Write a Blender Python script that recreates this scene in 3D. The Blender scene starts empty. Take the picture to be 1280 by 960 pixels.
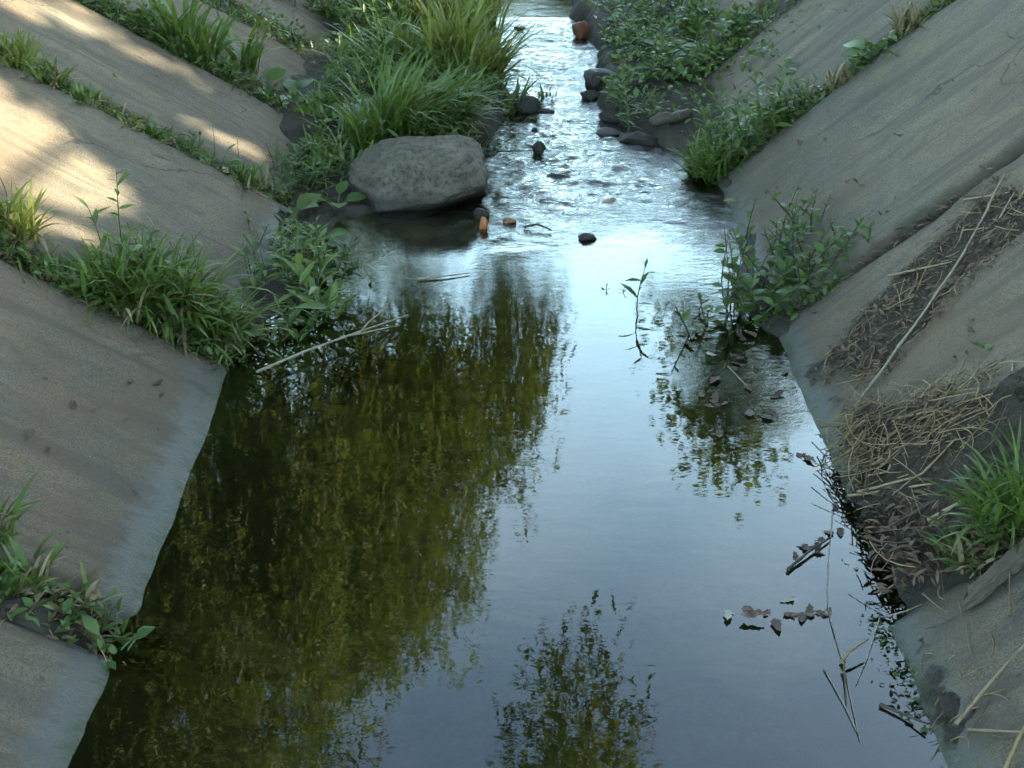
import bpy, math, random
import numpy as np
from mathutils import Vector, Matrix
rng = np.random.default_rng(7); random.seed(7)
R = math.radians
scene = bpy.context.scene
COL = scene.collection

# ---------------------------------------------------------------- camera, sky, sun, exposure
F_PX, CAM_H = 1667.0, 2.0
PITCH = math.atan(903 / F_PX)
cd = bpy.data.cameras.new('camera'); cam = bpy.data.objects.new('camera', cd); COL.objects.link(cam)
cam.location = (0, 0, CAM_H); cam.rotation_euler = (math.pi/2 - PITCH, 0, 0)
cd.sensor_width = 36; cd.lens = 36 * F_PX / 1280; cd.clip_end = 3000; cd.clip_start = 0.05
scene.camera = cam
SUN_EL, SUN_AZ = R(34), R(24)                 # azimuth counted from +X
SUN = np.array([math.cos(SUN_EL)*math.cos(SUN_AZ), math.cos(SUN_EL)*math.sin(SUN_AZ), math.sin(SUN_EL)])
w = bpy.data.worlds.new('World'); scene.world = w; w.use_nodes = True
nt = w.node_tree; bg = nt.nodes['Background']
sky = nt.nodes.new('ShaderNodeTexSky'); sky.sky_type = 'NISHITA'; sky.sun_disc = False
sky.sun_elevation = SUN_EL; sky.sun_rotation = math.atan2(SUN[0], SUN[1])
sky.air_density = 1.0; sky.dust_density = 1.5; sky.ozone_density = 1.0
# horizon haze, the same all round, and thin cloud
_tc = nt.nodes.new('ShaderNodeTexCoord'); _sp = nt.nodes.new('ShaderNodeSeparateXYZ'); nt.links.new(_tc.outputs['Generated'], _sp.inputs[0])
def _m(op, a, b=0.0):
    n = nt.nodes.new('ShaderNodeMath'); n.operation = op
    for k, v in enumerate((a, b)):
        if hasattr(v, 'is_linked'): nt.links.new(v, n.inputs[k])
        else: n.inputs[k].default_value = v
    return n.outputs[0]
_z = _m('MAXIMUM', _sp.outputs[2], 0.0)
_hz = _m('EXPONENT', _m('MULTIPLY', _m('POWER', _m('DIVIDE', _z, 0.50), 4.0), -1.0))
_cn = nt.nodes.new('ShaderNodeTexNoise'); _cn.inputs['Scale'].default_value = 2.6; _cn.inputs['Detail'].default_value = 5; nt.links.new(_tc.outputs['Generated'], _cn.inputs['Vector'])
_cl = _m('MULTIPLY', _m('MAXIMUM', _m('SUBTRACT', _cn.outputs['Fac'], 0.5), 0.0), 9.0)
def _vm(op, a, b):
    n = nt.nodes.new('ShaderNodeVectorMath'); n.operation = op
    for k, v in enumerate((a, b)):
        if hasattr(v, 'is_linked'): nt.links.new(v, n.inputs[k])
        else: n.inputs[k].default_value = v
    return n.outputs[0]
def _sc(col, f):
    n = nt.nodes.new('ShaderNodeVectorMath'); n.operation = 'SCALE'; n.inputs[0].default_value = col; nt.links.new(f, n.inputs['Scale']); return n.outputs[0]
_skyc = _vm('ADD', _vm('MULTIPLY', sky.outputs[0], (0.95, 1.05, 1.0)), _vm('ADD', _sc((9.8, 15.8, 18.4), _hz), _sc((1.0, 0.92, 0.9), _cl)))
nt.links.new(_skyc, bg.inputs[0]); bg.inputs[1].default_value = 0.085
sd = bpy.data.lights.new('sun', 'SUN'); so = bpy.data.objects.new('sun', sd); COL.objects.link(so)
sd.energy = 4.5; sd.angle = R(0.6); sd.color = (1.0, 0.91, 0.66)
so.rotation_euler = Vector(SUN).to_track_quat('Z', 'Y').to_euler()
so.location = (12, -6, 12)
scene.view_settings.view_transform = 'Standard'; scene.view_settings.look = 'None'
scene.view_settings.exposure = 2.7; scene.view_settings.gamma = 1
scene.render.engine = 'CYCLES'
cy = scene.cycles
cy.use_denoising = True; cy.max_bounces = 5; cy.transparent_max_bounces = 12
cy.use_adaptive_sampling = True; cy.adaptive_threshold = 0.03; cy.diffuse_bounces = 2; cy.glossy_bounces = 2; cy.transmission_bounces = 4
cy.caustics_reflective = False; cy.caustics_refractive = False; cy.sample_clamp_indirect = 4

# ---------------------------------------------------------------- pixel -> world helpers
AL_L, AL_R = R(30), R(40); TL, TR = math.tan(AL_L), math.tan(AL_R); XE = 0.9; ZTOP_L, ZTOP_R = 1.35, 1.45
def ray(x, y):
    a = (x-640)/F_PX; b = (480-y)/F_PX
    return np.array([a, math.cos(PITCH)+b*math.sin(PITCH), -math.sin(PITCH)+b*math.cos(PITCH)])
def P(x, y, z=0.0):
    d = ray(x, y); t = (z-CAM_H)/d[2]; return np.array([d[0]*t, d[1]*t, z])
def PL(x, y, up=0.0):
    d = ray(x, y); t = (-XE*TL-CAM_H+up)/(d[2]+d[0]*TL); return np.array([d[0]*t, d[1]*t, CAM_H+d[2]*t])
def PR(x, y, up=0.0):
    d = ray(x, y); t = (-XE*TR-CAM_H+up)/(d[2]-d[0]*TR); return np.array([d[0]*t, d[1]*t, CAM_H+d[2]*t])

# ---------------------------------------------------------------- numpy noise
def _h(ix, iy, s):
    n = (ix.astype(np.int64)*374761393 + iy.astype(np.int64)*668265263 + s*974634777) & 0x7fffffff
    n = ((n ^ (n >> 13)) * 1274126177) & 0x7fffffff
    return ((n ^ (n >> 16)) & 0xffff) / 65535.0
def vnoise(x, y, s=0):
    x = np.asarray(x, float); y = np.asarray(y, float)
    ix = np.floor(x); iy = np.floor(y); fx = x-ix; fy = y-iy
    fx = fx*fx*fx*(fx*(fx*6-15)+10); fy = fy*fy*fy*(fy*(fy*6-15)+10)
    a = _h(ix, iy, s); b = _h(ix+1, iy, s); c = _h(ix, iy+1, s); d = _h(ix+1, iy+1, s)
    return (a*(1-fx)+b*fx)*(1-fy) + (c*(1-fx)+d*fx)*fy
def fbm(x, y, s=0, o=4):
    v = 0; a = 0.5
    for k in range(o):
        v = v + a*(vnoise(x*2**k+k*17.3, y*2**k+k*9.1, s+k)-0.5); a *= 0.5
    return v*2
def sstep(a, b, x):
    t = np.clip((x-a)/(b-a), 0, 1); return t*t*(3-2*t)

# ---------------------------------------------------------------- materials
def newmat(name):
    m = bpy.data.materials.new(name); m.use_nodes = True
    nt = m.node_tree; b = nt.nodes['Principled BSDF']
    return m, nt, b
def N(nt, t, **kw):
    n = nt.nodes.new(t)
    for k, v in kw.items(): setattr(n, k, v)
    return n
def noise_node(nt, vec, scale, detail=5, rough=0.6, dist=0.0):
    n = N(nt, 'ShaderNodeTexNoise'); n.inputs['Scale'].default_value = scale
    n.inputs['Detail'].default_value = detail; n.inputs['Roughness'].default_value = rough
    n.inputs['Distortion'].default_value = dist
    nt.links.new(vec, n.inputs['Vector']); return n.outputs['Fac']
def mapping(nt, vec, scale=(1,1,1), rot=(0,0,0)):
    n = N(nt, 'ShaderNodeMapping'); n.inputs['Scale'].default_value = scale; n.inputs['Rotation'].default_value = rot
    nt.links.new(vec, n.inputs['Vector']); return n.outputs[0]
def ramp(nt, fac, stops):
    n = N(nt, 'ShaderNodeValToRGB'); e = n.color_ramp.elements
    while len(e) < len(stops): e.new(0.5)
    for i, (p, c) in enumerate(stops):
        e[i].position = p; e[i].color = (c, c, c, 1) if not hasattr(c, '__len__') else (*c, 1)
    nt.links.new(fac, n.inputs[0]); return n.outputs[0]
def mixc(nt, fac, a, b, mode='MIX'):
    n = N(nt, 'ShaderNodeMix', data_type='RGBA', blend_type=mode)
    for s, v in ((n.inputs[0], fac), (n.inputs[6], a), (n.inputs[7], b)):
        if hasattr(v, 'is_linked'): nt.links.new(v, s)
        elif hasattr(v, '__len__'): s.default_value = (*v, 1)
        else: s.default_value = v
    return n.outputs[2]
def math_(nt, op, a, b=None, clamp=False):
    n = N(nt, 'ShaderNodeMath', operation=op, use_clamp=clamp)
    for s, v in ((n.inputs[0], a), (n.inputs[1], b)):
        if v is None: continue
        if hasattr(v, 'is_linked'): nt.links.new(v, s)
        else: s.default_value = v
    return n.outputs[0]
def bump(nt, b, h, strength=0.3, dist=0.01, prev=None):
    n = N(nt, 'ShaderNodeBump'); n.inputs['Strength'].default_value = strength; n.inputs['Distance'].default_value = dist
    nt.links.new(h, n.inputs['Height'])
    if prev: nt.links.new(prev, n.inputs['Normal'])
    if b: nt.links.new(n.outputs[0], b.inputs['Normal'])
    return n.outputs[0]

def concrete_mat(name, rot, tone=(0.235, 0.178, 0.112)):
    m, nt, b = newmat(name)
    geo = N(nt, 'ShaderNodeNewGeometry'); pos = geo.outputs['Position']
    oi = N(nt, 'ShaderNodeObjectInfo')
    big = noise_node(nt, pos, 1.6, 4, 0.6, 0.6)
    st = noise_node(nt, mapping(nt, pos, (1.3, 5.5, 1.3)), 1.7, 5, 0.6, 0.8)       # streaks run down the slope
    fine = noise_node(nt, pos, 60, 6, 0.75)
    med = noise_node(nt, pos, 14, 5, 0.7)
    c = mixc(nt, ramp(nt, big, [(0.35, 0), (0.68, 1)]), tuple(v*0.5 for v in tone), tone)
    c = mixc(nt, ramp(nt, st, [(0.36, 0), (0.66, 1)]), mixc(nt, 0.42, c, (0.09, 0.083, 0.07)), c)
    c = mixc(nt, ramp(nt, math_(nt, 'MULTIPLY', st, med), [(0.24, 0), (0.38, 0.4)]), c, (0.25, 0.165, 0.085))
    c = mixc(nt, ramp(nt, med, [(0.30, 0.8), (0.46, 0)]), c, (0.13, 0.115, 0.09))
    c = mixc(nt, ramp(nt, fine, [(0.30, 0.45), (0.7, 0.0)]), c, (0.10, 0.09, 0.075))
    spk = noise_node(nt, pos, 190, 3, 0.7)
    c = mixc(nt, ramp(nt, spk, [(0.36, 0.75), (0.5, 0)]), c, (0.04, 0.036, 0.028))
    c = mixc(nt, ramp(nt, spk, [(0.56, 0), (0.72, 0.5)]), c, (0.30, 0.26, 0.19))
    blot = noise_node(nt, mapping(nt, pos, (1, 2.2, 1)), 5.5, 7, 0.72, 1.2)
    c = mixc(nt, ramp(nt, blot, [(0.52, 0), (0.66, 0.62)]), c, (0.065, 0.058, 0.045))
    run = noise_node(nt, mapping(nt, pos, (0.5, 7.0, 0.5)), 1.5, 4, 0.55, 0.9)
    c = mixc(nt, ramp(nt, run, [(0.50, 0), (0.64, 0.7)]), c, (0.07, 0.058, 0.045))
    c = mixc(nt, ramp(nt, noise_node(nt, pos, 0.9, 4, 0.6, 0.5), [(0.5, 0), (0.68, 0.5)]), c, (0.14, 0.085, 0.045))
    eat = N(nt, 'ShaderNodeAttribute', attribute_name='edge')
    c = mixc(nt, ramp(nt, math_(nt, 'ADD', eat.outputs['Fac'], math_(nt, 'MULTIPLY', math_(nt, 'SUBTRACT', med, 0.5), 1.3)), [(0.30, 0), (0.75, 0.85)]), c, (0.058, 0.046, 0.03))
    crk = N(nt, 'ShaderNodeTexVoronoi', feature='DISTANCE_TO_EDGE'); crk.inputs['Scale'].default_value = 0.9
    wv = N(nt, 'ShaderNodeVectorMath', operation='ADD'); nt.links.new(pos, wv.inputs[0])
    wn = N(nt, 'ShaderNodeTexNoise'); wn.inputs['Scale'].default_value = 4; wn.inputs['Detail'].default_value = 5; nt.links.new(pos, wn.inputs['Vector'])
    wsc = N(nt, 'ShaderNodeVectorMath', operation='SCALE'); wsc.inputs['Scale'].default_value = 0.45; nt.links.new(wn.outputs['Color'], wsc.inputs[0]); nt.links.new(wsc.outputs[0], wv.inputs[1])
    nt.links.new(wv.outputs[0], crk.inputs['Vector'])
    crack = math_(nt, 'MULTIPLY', ramp(nt, crk.outputs['Distance'], [(0.002, 1), (0.007, 0)]), ramp(nt, noise_node(nt, pos, 1.3, 2), [(0.5, 0), (0.58, 1)]))
    c = mixc(nt, math_(nt, 'MULTIPLY', crack, 0.8), c, (0.03, 0.026, 0.02))
    v = N(nt, 'ShaderNodeTexVoronoi'); v.inputs['Scale'].default_value = 17; nt.links.new(pos, v.inputs['Vector'])
    spots = math_(nt, 'MULTIPLY', ramp(nt, v.outputs['Distance'], [(0.07, 1), (0.13, 0)]), ramp(nt, noise_node(nt, pos, 3.1, 2), [(0.52, 0), (0.6, 1)]))
    c = mixc(nt, math_(nt, 'MULTIPLY', spots, 0.8), c, (0.035, 0.03, 0.025))
    # waterline: damp zone, then wet film
    sep = N(nt, 'ShaderNodeSeparateXYZ'); nt.links.new(pos, sep.inputs[0])
    zz = math_(nt, 'ADD', sep.outputs[2], math_(nt, 'MULTIPLY', math_(nt, 'SUBTRACT', blot, 0.5), 0.11))
    damp = ramp(nt, math_(nt, 'MULTIPLY', zz, 4.0), [(0.22, 1), (0.62, 0)])
    wet = ramp(nt, math_(nt, 'MULTIPLY', zz, 10.0), [(0.34, 1), (0.62, 0)])
    c = mixc(nt, math_(nt, 'MULTIPLY', damp, 0.35), c, (0.10, 0.085, 0.062))
    c = mixc(nt, math_(nt, 'MULTIPLY', wet, 0.6), c, (0.075, 0.08, 0.075))
    algae = ramp(nt, math_(nt, 'MULTIPLY', zz, 10.0), [(0.0, 1), (0.16, 0)])
    c = mixc(nt, math_(nt, 'MULTIPLY', algae, 0.8), c, (0.04, 0.05, 0.02))
    nt.links.new(c, b.inputs['Base Color'])
    r = N(nt, 'ShaderNodeMapRange'); nt.links.new(wet, r.inputs[0]); r.inputs[3].default_value = 0.9; r.inputs[4].default_value = 0.42
    nt.links.new(r.outputs[0], b.inputs['Roughness'])
    n0 = bump(nt, None, spk, 0.9, 0.004)
    n1 = bump(nt, None, fine, 0.6, 0.008, n0)
    n2 = bump(nt, None, med, 0.5, 0.014, n1)
    bump(nt, b, st, 0.25, 0.02, n2)
    return m
M = {}
M['concrete'] = concrete_mat('concrete', 0)

def soil_mat(name, dark, light, scale=9, wetz=0.04):
    m, nt, b = newmat(name)
    geo = N(nt, 'ShaderNodeNewGeometry'); pos = geo.outputs['Position']
    a = noise_node(nt, pos, scale, 8, 0.72); f = noise_node(nt, pos, scale*8, 6, 0.75)
    c = mixc(nt, ramp(nt, a, [(0.35, 0), (0.68, 1)]), dark, light)
    c = mixc(nt, ramp(nt, f, [(0.35, 0.6), (0.6, 0)]), c, tuple(v*0.4 for v in dark))
    sep = N(nt, 'ShaderNodeSeparateXYZ'); nt.links.new(pos, sep.inputs[0])
    wet = ramp(nt, math_(nt, 'MULTIPLY', sep.outputs[2], 10), [(wetz*10*0.3, 1), (wetz*10, 0)])
    c = mixc(nt, math_(nt, 'MULTIPLY', wet, 0.6), c, tuple(v*0.35 for v in dark))
    nt.links.new(c, b.inputs['Base Color'])
    r = N(nt, 'ShaderNodeMapRange'); nt.links.new(wet, r.inputs[0]); r.inputs[3].default_value = 0.95; r.inputs[4].default_value = 0.3
    nt.links.new(r.outputs[0], b.inputs['Roughness'])
    n1 = bump(nt, None, f, 0.7, 0.012); bump(nt, b, a, 0.8, 0.04, n1)
    return m
M['soil'] = soil_mat('soil', (0.045, 0.034, 0.022), (0.13, 0.10, 0.065))
def rim(m):
    nt = m.node_tree; b = nt.nodes['Principled BSDF']; at = N(nt, 'ShaderNodeAttribute', attribute_name='rim')
    geo = N(nt, 'ShaderNodeNewGeometry'); n = noise_node(nt, geo.outputs['Position'], 45, 5, 0.7)
    nt.links.new(ramp(nt, math_(nt, 'ADD', at.outputs['Fac'], math_(nt, 'SUBTRACT', n, 0.5)), [(0.22, 0), (0.72, 1)]), b.inputs['Alpha']); return m
M['silt'] = rim(soil_mat('silt', (0.065, 0.046, 0.027), (0.16, 0.116, 0.07), 14, 0.05))

def ground_mat():
    m, nt, b = newmat('ground')
    geo = N(nt, 'ShaderNodeNewGeometry'); pos = geo.outputs['Position']
    a = noise_node(nt, pos, 7, 8, 0.72); f = noise_node(nt, pos, 55, 6, 0.75); g = noise_node(nt, pos, 0.6, 5, 0.6)
    c = mixc(nt, ramp(nt, a, [(0.35, 0), (0.68, 1)]), (0.018, 0.015, 0.010), (0.055, 0.045, 0.03))
    sep = N(nt, 'ShaderNodeSeparateXYZ'); nt.links.new(pos, sep.inputs[0])
    top = ramp(nt, sep.outputs[2], [(0.95, 0), (1.0, 1)])
    gc = mixc(nt, g, (0.045, 0.065, 0.02), (0.09, 0.085, 0.035))
    c = mixc(nt, top, c, gc)
    below = ramp(nt, math_(nt, 'ADD', math_(nt, 'MULTIPLY', sep.outputs[2], 10), 1.0), [(0.9, 1), (1.0, 0)])
    alg = ramp(nt, noise_node(nt, pos, 6, 6, 0.7), [(0.42, 0), (0.62, 1)])
    c = mixc(nt, below, c, mixc(nt, alg, (0.05, 0.048, 0.022), (0.12, 0.14, 0.03)))
    nt.links.new(c, b.inputs['Base Color']); b.inputs['Roughness'].default_value = 0.85
    n1 = bump(nt, None, f, 0.6, 0.01); bump(nt, b, a, 0.7, 0.03, n1)
    return m
M['ground'] = ground_mat()

def water_mat():
    m, nt, b = newmat('water')
    nt.nodes.remove(b); out = nt.nodes['Material Output']
    geo = N(nt, 'ShaderNodeNewGeometry'); pos = geo.outputs['Position']
    at = N(nt, 'ShaderNodeAttribute', attribute_name='rough')
    fr = N(nt, 'ShaderNodeFresnel'); fr.inputs['IOR'].default_value = 1.68
    gl = N(nt, 'ShaderNodeBsdfGlossy'); gl.inputs['Roughness'].default_value = 0.015
    gl.inputs['Color'].default_value = (1, 1, 1, 1)
    tr = N(nt, 'ShaderNodeBsdfTransparent'); tr.inputs['Color'].default_value = (0.62, 0.64, 0.42, 1)
    calm = noise_node(nt, mapping(nt, pos, (1, 2.2, 1)), 9, 3, 0.5, 0.3)
    mid = noise_node(nt, mapping(nt, pos, (1, 2.0, 1)), 24, 4, 0.6, 0.5)
    n1 = bump(nt, None, calm, 0.2, 0.0011)
    n2n = N(nt, 'ShaderNodeBump'); n2n.inputs['Distance'].default_value = 0.012
    nt.links.new(mid, n2n.inputs['Height']); nt.links.new(n1, n2n.inputs['Normal'])
    nt.links.new(math_(nt, 'MULTIPLY', at.outputs['Fac'], 0.6), n2n.inputs['Strength'])
    for n in (fr, gl): nt.links.new(n2n.outputs[0], n.inputs['Normal'])
    mx = N(nt, 'ShaderNodeMixShader')
    nt.links.new(fr.outputs[0], mx.inputs[0]); nt.links.new(tr.outputs[0], mx.inputs[1]); nt.links.new(gl.outputs[0], mx.inputs[2])
    nt.links.new(mx.outputs[0], out.inputs['Surface'])
    return m
M['water'] = water_mat()

def leaf_mat(name, c0, c1, transl=0.35, rough=0.45):
    m, nt, b = newmat(name); out = nt.nodes['Material Output']
    at = N(nt, 'ShaderNodeAttribute', attribute_name='tint'); oi = N(nt, 'ShaderNodeObjectInfo')
    geo = N(nt, 'ShaderNodeNewGeometry')
    v = math_(nt, 'FRACT', math_(nt, 'ADD', at.outputs['Fac'], math_(nt, 'MULTIPLY', oi.outputs['Random'], 0.999)))
    c = mixc(nt, v, c0, c1)
    n = noise_node(nt, geo.outputs['Position'], 40, 3, 0.6)
    c = mixc(nt, ramp(nt, n, [(0.35, 0.35), (0.6, 0)]), c, tuple(x*0.55 for x in c0))
    nt.links.new(c, b.inputs['Base Color']); b.inputs['Roughness'].default_value = rough
    tl = N(nt, 'ShaderNodeBsdfTranslucent')
    nt.links.new(mixc(nt, 0.5, c, (c1[0]*1.4, c1[1]*1.3, c1[2]*0.6)), tl.inputs['Color'])
    mx = N(nt, 'ShaderNodeMixShader'); mx.inputs[0].default_value = transl
    nt.links.new(b.outputs[0], mx.inputs[1]); nt.links.new(tl.outputs[0], mx.inputs[2])
    nt.links.new(mx.outputs[0], out.inputs['Surface'])
    return m
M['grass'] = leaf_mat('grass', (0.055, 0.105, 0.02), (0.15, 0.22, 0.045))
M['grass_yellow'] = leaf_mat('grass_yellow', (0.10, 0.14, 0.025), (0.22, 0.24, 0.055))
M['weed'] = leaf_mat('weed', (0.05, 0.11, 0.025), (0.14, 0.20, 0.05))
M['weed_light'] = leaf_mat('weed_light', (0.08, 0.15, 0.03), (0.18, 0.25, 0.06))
M['willow'] = leaf_mat('willow', (0.075, 0.11, 0.025), (0.16, 0.20, 0.045), 0.35, 0.75)
M['tree_leaf'] = leaf_mat('tree_leaf', (0.04, 0.075, 0.018), (0.09, 0.12, 0.03), 0.2)
M['dry'] = leaf_mat('dry_grass', (0.15, 0.10, 0.05), (0.32, 0.25, 0.14), 0.15, 0.7)
M['straw'] = leaf_mat('straw', (0.09, 0.06, 0.028), (0.36, 0.25, 0.115), 0.05, 0.6)
M['dead_leaf'] = leaf_mat('dead_leaf', (0.05, 0.028, 0.016), (0.16, 0.09, 0.05), 0.1, 0.6)
M['pale_leaf'] = leaf_mat('pale_leaf', (0.30, 0.27, 0.20), (0.5, 0.46, 0.36), 0.1, 0.6)

def simple_mat(name, c0, c1, scale=20, rough=0.8, bmp=0.5, stretch=(1,1,1), dist=0.01):
    m, nt, b = newmat(name)
    tc = N(nt, 'ShaderNodeTexCoord'); vec = mapping(nt, tc.outputs['Object'], stretch)
    a = noise_node(nt, vec, scale, 7, 0.7)
    nt.links.new(mixc(nt, ramp(nt, a, [(0.32, 0), (0.68, 1)]), c0, c1), b.inputs['Base Color'])
    b.inputs['Roughness'].default_value = rough
    bump(nt, b, a, bmp, dist); return m
M['bark'] = simple_mat('bark', (0.05, 0.04, 0.03), (0.13, 0.11, 0.08), 6, 0.9, 1, (4, 4, 0.7), 0.03)
M['stem_green'] = simple_mat('stem_green', (0.05, 0.08, 0.025), (0.09, 0.12, 0.04), 20, 0.6)
M['stem_dark'] = simple_mat('stem_dark', (0.03, 0.022, 0.016), (0.07, 0.05, 0.04), 20, 0.7)
M['reed'] = simple_mat('reed', (0.17, 0.14, 0.095), (0.36, 0.31, 0.22), 30, 0.6)
M['reed_brown'] = simple_mat('reed_brown', (0.16, 0.11, 0.06), (0.34, 0.25, 0.14), 30, 0.6)
M['wood'] = simple_mat('weathered_wood', (0.055, 0.042, 0.03), (0.20, 0.16, 0.11), 9, 0.85, 1.0, (1.2, 22, 22), 0.012)
M['wood_dark'] = simple_mat('wet_wood', (0.04, 0.028, 0.02), (0.10, 0.07, 0.05), 9, 0.5, 0.6, (1, 12, 12))
M['rust'] = simple_mat('rust', (0.10, 0.03, 0.015), (0.2, 0.07, 0.03), 14, 0.6)
M['orange'] = simple_mat('orange_brick', (0.34, 0.10, 0.03), (0.48, 0.17, 0.055), 14, 0.5)
M['brick'] = simple_mat('brown_stone', (0.13, 0.06, 0.03), (0.26, 0.12, 0.06), 14, 0.5)
M['plastic'] = simple_mat('plastic_film', (0.2, 0.24, 0.3), (0.42, 0.46, 0.5), 12, 0.3, 0.4)
M['algae'] = leaf_mat('algae', (0.03, 0.045, 0.012), (0.07, 0.11, 0.02), 0.2, 0.4)

def stone_mat():
    m, nt, b = newmat('stone')
    tc = N(nt, 'ShaderNodeTexCoord'); vec = tc.outputs['Object']
    geo = N(nt, 'ShaderNodeNewGeometry')
    a = noise_node(nt, vec, 5, 8, 0.7, 0.5); f = noise_node(nt, vec, 45, 6, 0.75)
    v = N(nt, 'ShaderNodeTexVoronoi'); v.inputs['Scale'].default_value = 30; nt.links.new(vec, v.inputs['Vector'])
    c = mixc(nt, ramp(nt, a, [(0.33, 0), (0.66, 1)]), (0.08, 0.067, 0.05), (0.185, 0.158, 0.118))
    c = mixc(nt, ramp(nt, f, [(0.36, 0.85), (0.52, 0)]), c, (0.03, 0.027, 0.023))
    c = mixc(nt, ramp(nt, f, [(0.58, 0), (0.75, 0.4)]), c, (0.2, 0.185, 0.155))
    sep = N(nt, 'ShaderNodeSeparateXYZ'); nt.links.new(geo.outputs['Position'], sep.inputs[0])
    wet = ramp(nt, math_(nt, 'ADD', math_(nt, 'MULTIPLY', sep.outputs[2], 10), math_(nt, 'MULTIPLY', a, 0.6)), [(0.65, 1), (1.15, 0)])
    c = mixc(nt, math_(nt, 'MULTIPLY', wet, 0.85), c, (0.028, 0.024, 0.018))
    nt.links.new(c, b.inputs['Base Color'])
    r = N(nt, 'ShaderNodeMapRange'); nt.links.new(wet, r.inputs[0]); r.inputs[3].default_value = 0.85; r.inputs[4].default_value = 0.35
    nt.links.new(r.outputs[0], b.inputs['Roughness'])
    pit = ramp(nt, v.outputs['Distance'], [(0.1, 0), (0.5, 1)])
    n1 = bump(nt, None, f, 0.7, 0.009); n2 = bump(nt, None, pit, 0.25, 0.008, n1); bump(nt, b, a, 0.7, 0.05, n2)
    return m
M['stone'] = stone_mat()
M['wet_stone'] = simple_mat('wet_stone', (0.012, 0.010, 0.008), (0.045, 0.036, 0.028), 22, 0.55, 0.9, (1, 1, 1), 0.02)

# ---------------------------------------------------------------- mesh / object helpers
def mesh(name, V, Fq, mat, tint=None, smooth=True, extra=None):
    V = np.ascontiguousarray(V, np.float32); Fq = np.ascontiguousarray(Fq, np.int32)
    me = bpy.data.meshes.new(name); k = Fq.shape[1]
    me.vertices.add(len(V)); me.vertices.foreach_set('co', V.ravel())
    me.loops.add(Fq.size); me.loops.foreach_set('vertex_index', Fq.ravel())
    me.polygons.add(len(Fq)); me.polygons.foreach_set('loop_start', np.arange(0, Fq.size, k, dtype=np.int32))
    me.polygons.foreach_set('loop_total', np.full(len(Fq), k, np.int32))
    me.polygons.foreach_set('use_smooth', np.full(len(Fq), smooth))
    me.update(calc_edges=True)
    for nm, arr in (('tint', tint),) + tuple((extra or {}).items()):
        if arr is not None:
            a = me.attributes.new(nm, 'FLOAT', 'POINT'); a.data.foreach_set('value', np.ascontiguousarray(arr, np.float32))
    me.materials.append(mat); me.validate()
    return me
def link(name, me, parent=None, loc=None, rot=None, scale=None):
    o = bpy.data.objects.new(name, me); COL.objects.link(o)
    if parent: o.parent = parent
    if loc is not None: o.location = loc
    if rot is not None: o.rotation_euler = rot
    if scale is not None: o.scale = scale
    return o
def tag(o, label, cat, group=None, kind=None):
    o['label'] = label; o['category'] = cat
    if group: o['group'] = group
    if kind: o['kind'] = kind
    return o
def structure(o, label=None):
    o['kind'] = 'structure'
    if label: o['label'] = label; o['category'] = o.name.split('.')[0].replace('_', ' ').split(' ')[0]
    return o
def thing(name, label, cat, loc, group=None, rz=0):
    o = link(name, None, None, loc, (0, 0, rz)); o.empty_display_size = 0.1
    return tag(o, label, cat, group)

class Acc:                                     # collects quads + tint
    def __init__(s): s.V = []; s.F = []; s.T = []; s.n = 0
    def add(s, V, Fq, T=None):
        V = np.asarray(V, float).reshape(-1, 3)
        s.V.append(V); s.F.append(np.asarray(Fq) + s.n); s.n += len(V)
        s.T.append(np.zeros(len(V)) if T is None else np.broadcast_to(T, (len(V),)))
    def mesh(s, name, mat, smooth=True):
        return mesh(name, np.concatenate(s.V), np.concatenate(s.F), mat, np.concatenate(s.T), smooth)

def tube(pts, rad, sides=6):
    pts = np.asarray(pts, float); rad = np.broadcast_to(np.asarray(rad, float), (len(pts),))
    t = np.gradient(pts, axis=0); t /= np.linalg.norm(t, axis=1)[:, None] + 1e-9
    ref = np.array([0.31, 0.2, 0.93]); ref = ref if abs(t[0] @ ref) < 0.9 else np.array([1, 0, 0.0])
    s = np.cross(t, ref); s /= np.linalg.norm(s, axis=1)[:, None] + 1e-9; b = np.cross(t, s)
    a = np.linspace(0, 2*np.pi, sides, endpoint=False)
    V = pts[:, None] + rad[:, None, None]*(np.cos(a)[None, :, None]*s[:, None] + np.sin(a)[None, :, None]*b[:, None])
    n = len(pts); i = np.arange(n-1)[:, None]*sides; j = np.arange(sides)[None]; j2 = (j+1) % sides
    Fq = np.stack([i+j, i+j2, i+sides+j2, i+sides+j], -1).reshape(-1, 4)
    V = V.reshape(-1, 3)
    if sides == 6:
        e = (n-1)*sides
        caps = np.array([[3, 2, 1, 0], [5, 4, 3, 0], [e, e+1, e+2, e+3], [e, e+3, e+4, e+5]])
        Fq = np.concatenate([Fq, caps])
    elif sides == 4:
        e = (n-1)*4; Fq = np.concatenate([Fq, [[3, 2, 1, 0], [e, e+1, e+2, e+3]]])
    return V, Fq

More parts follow.
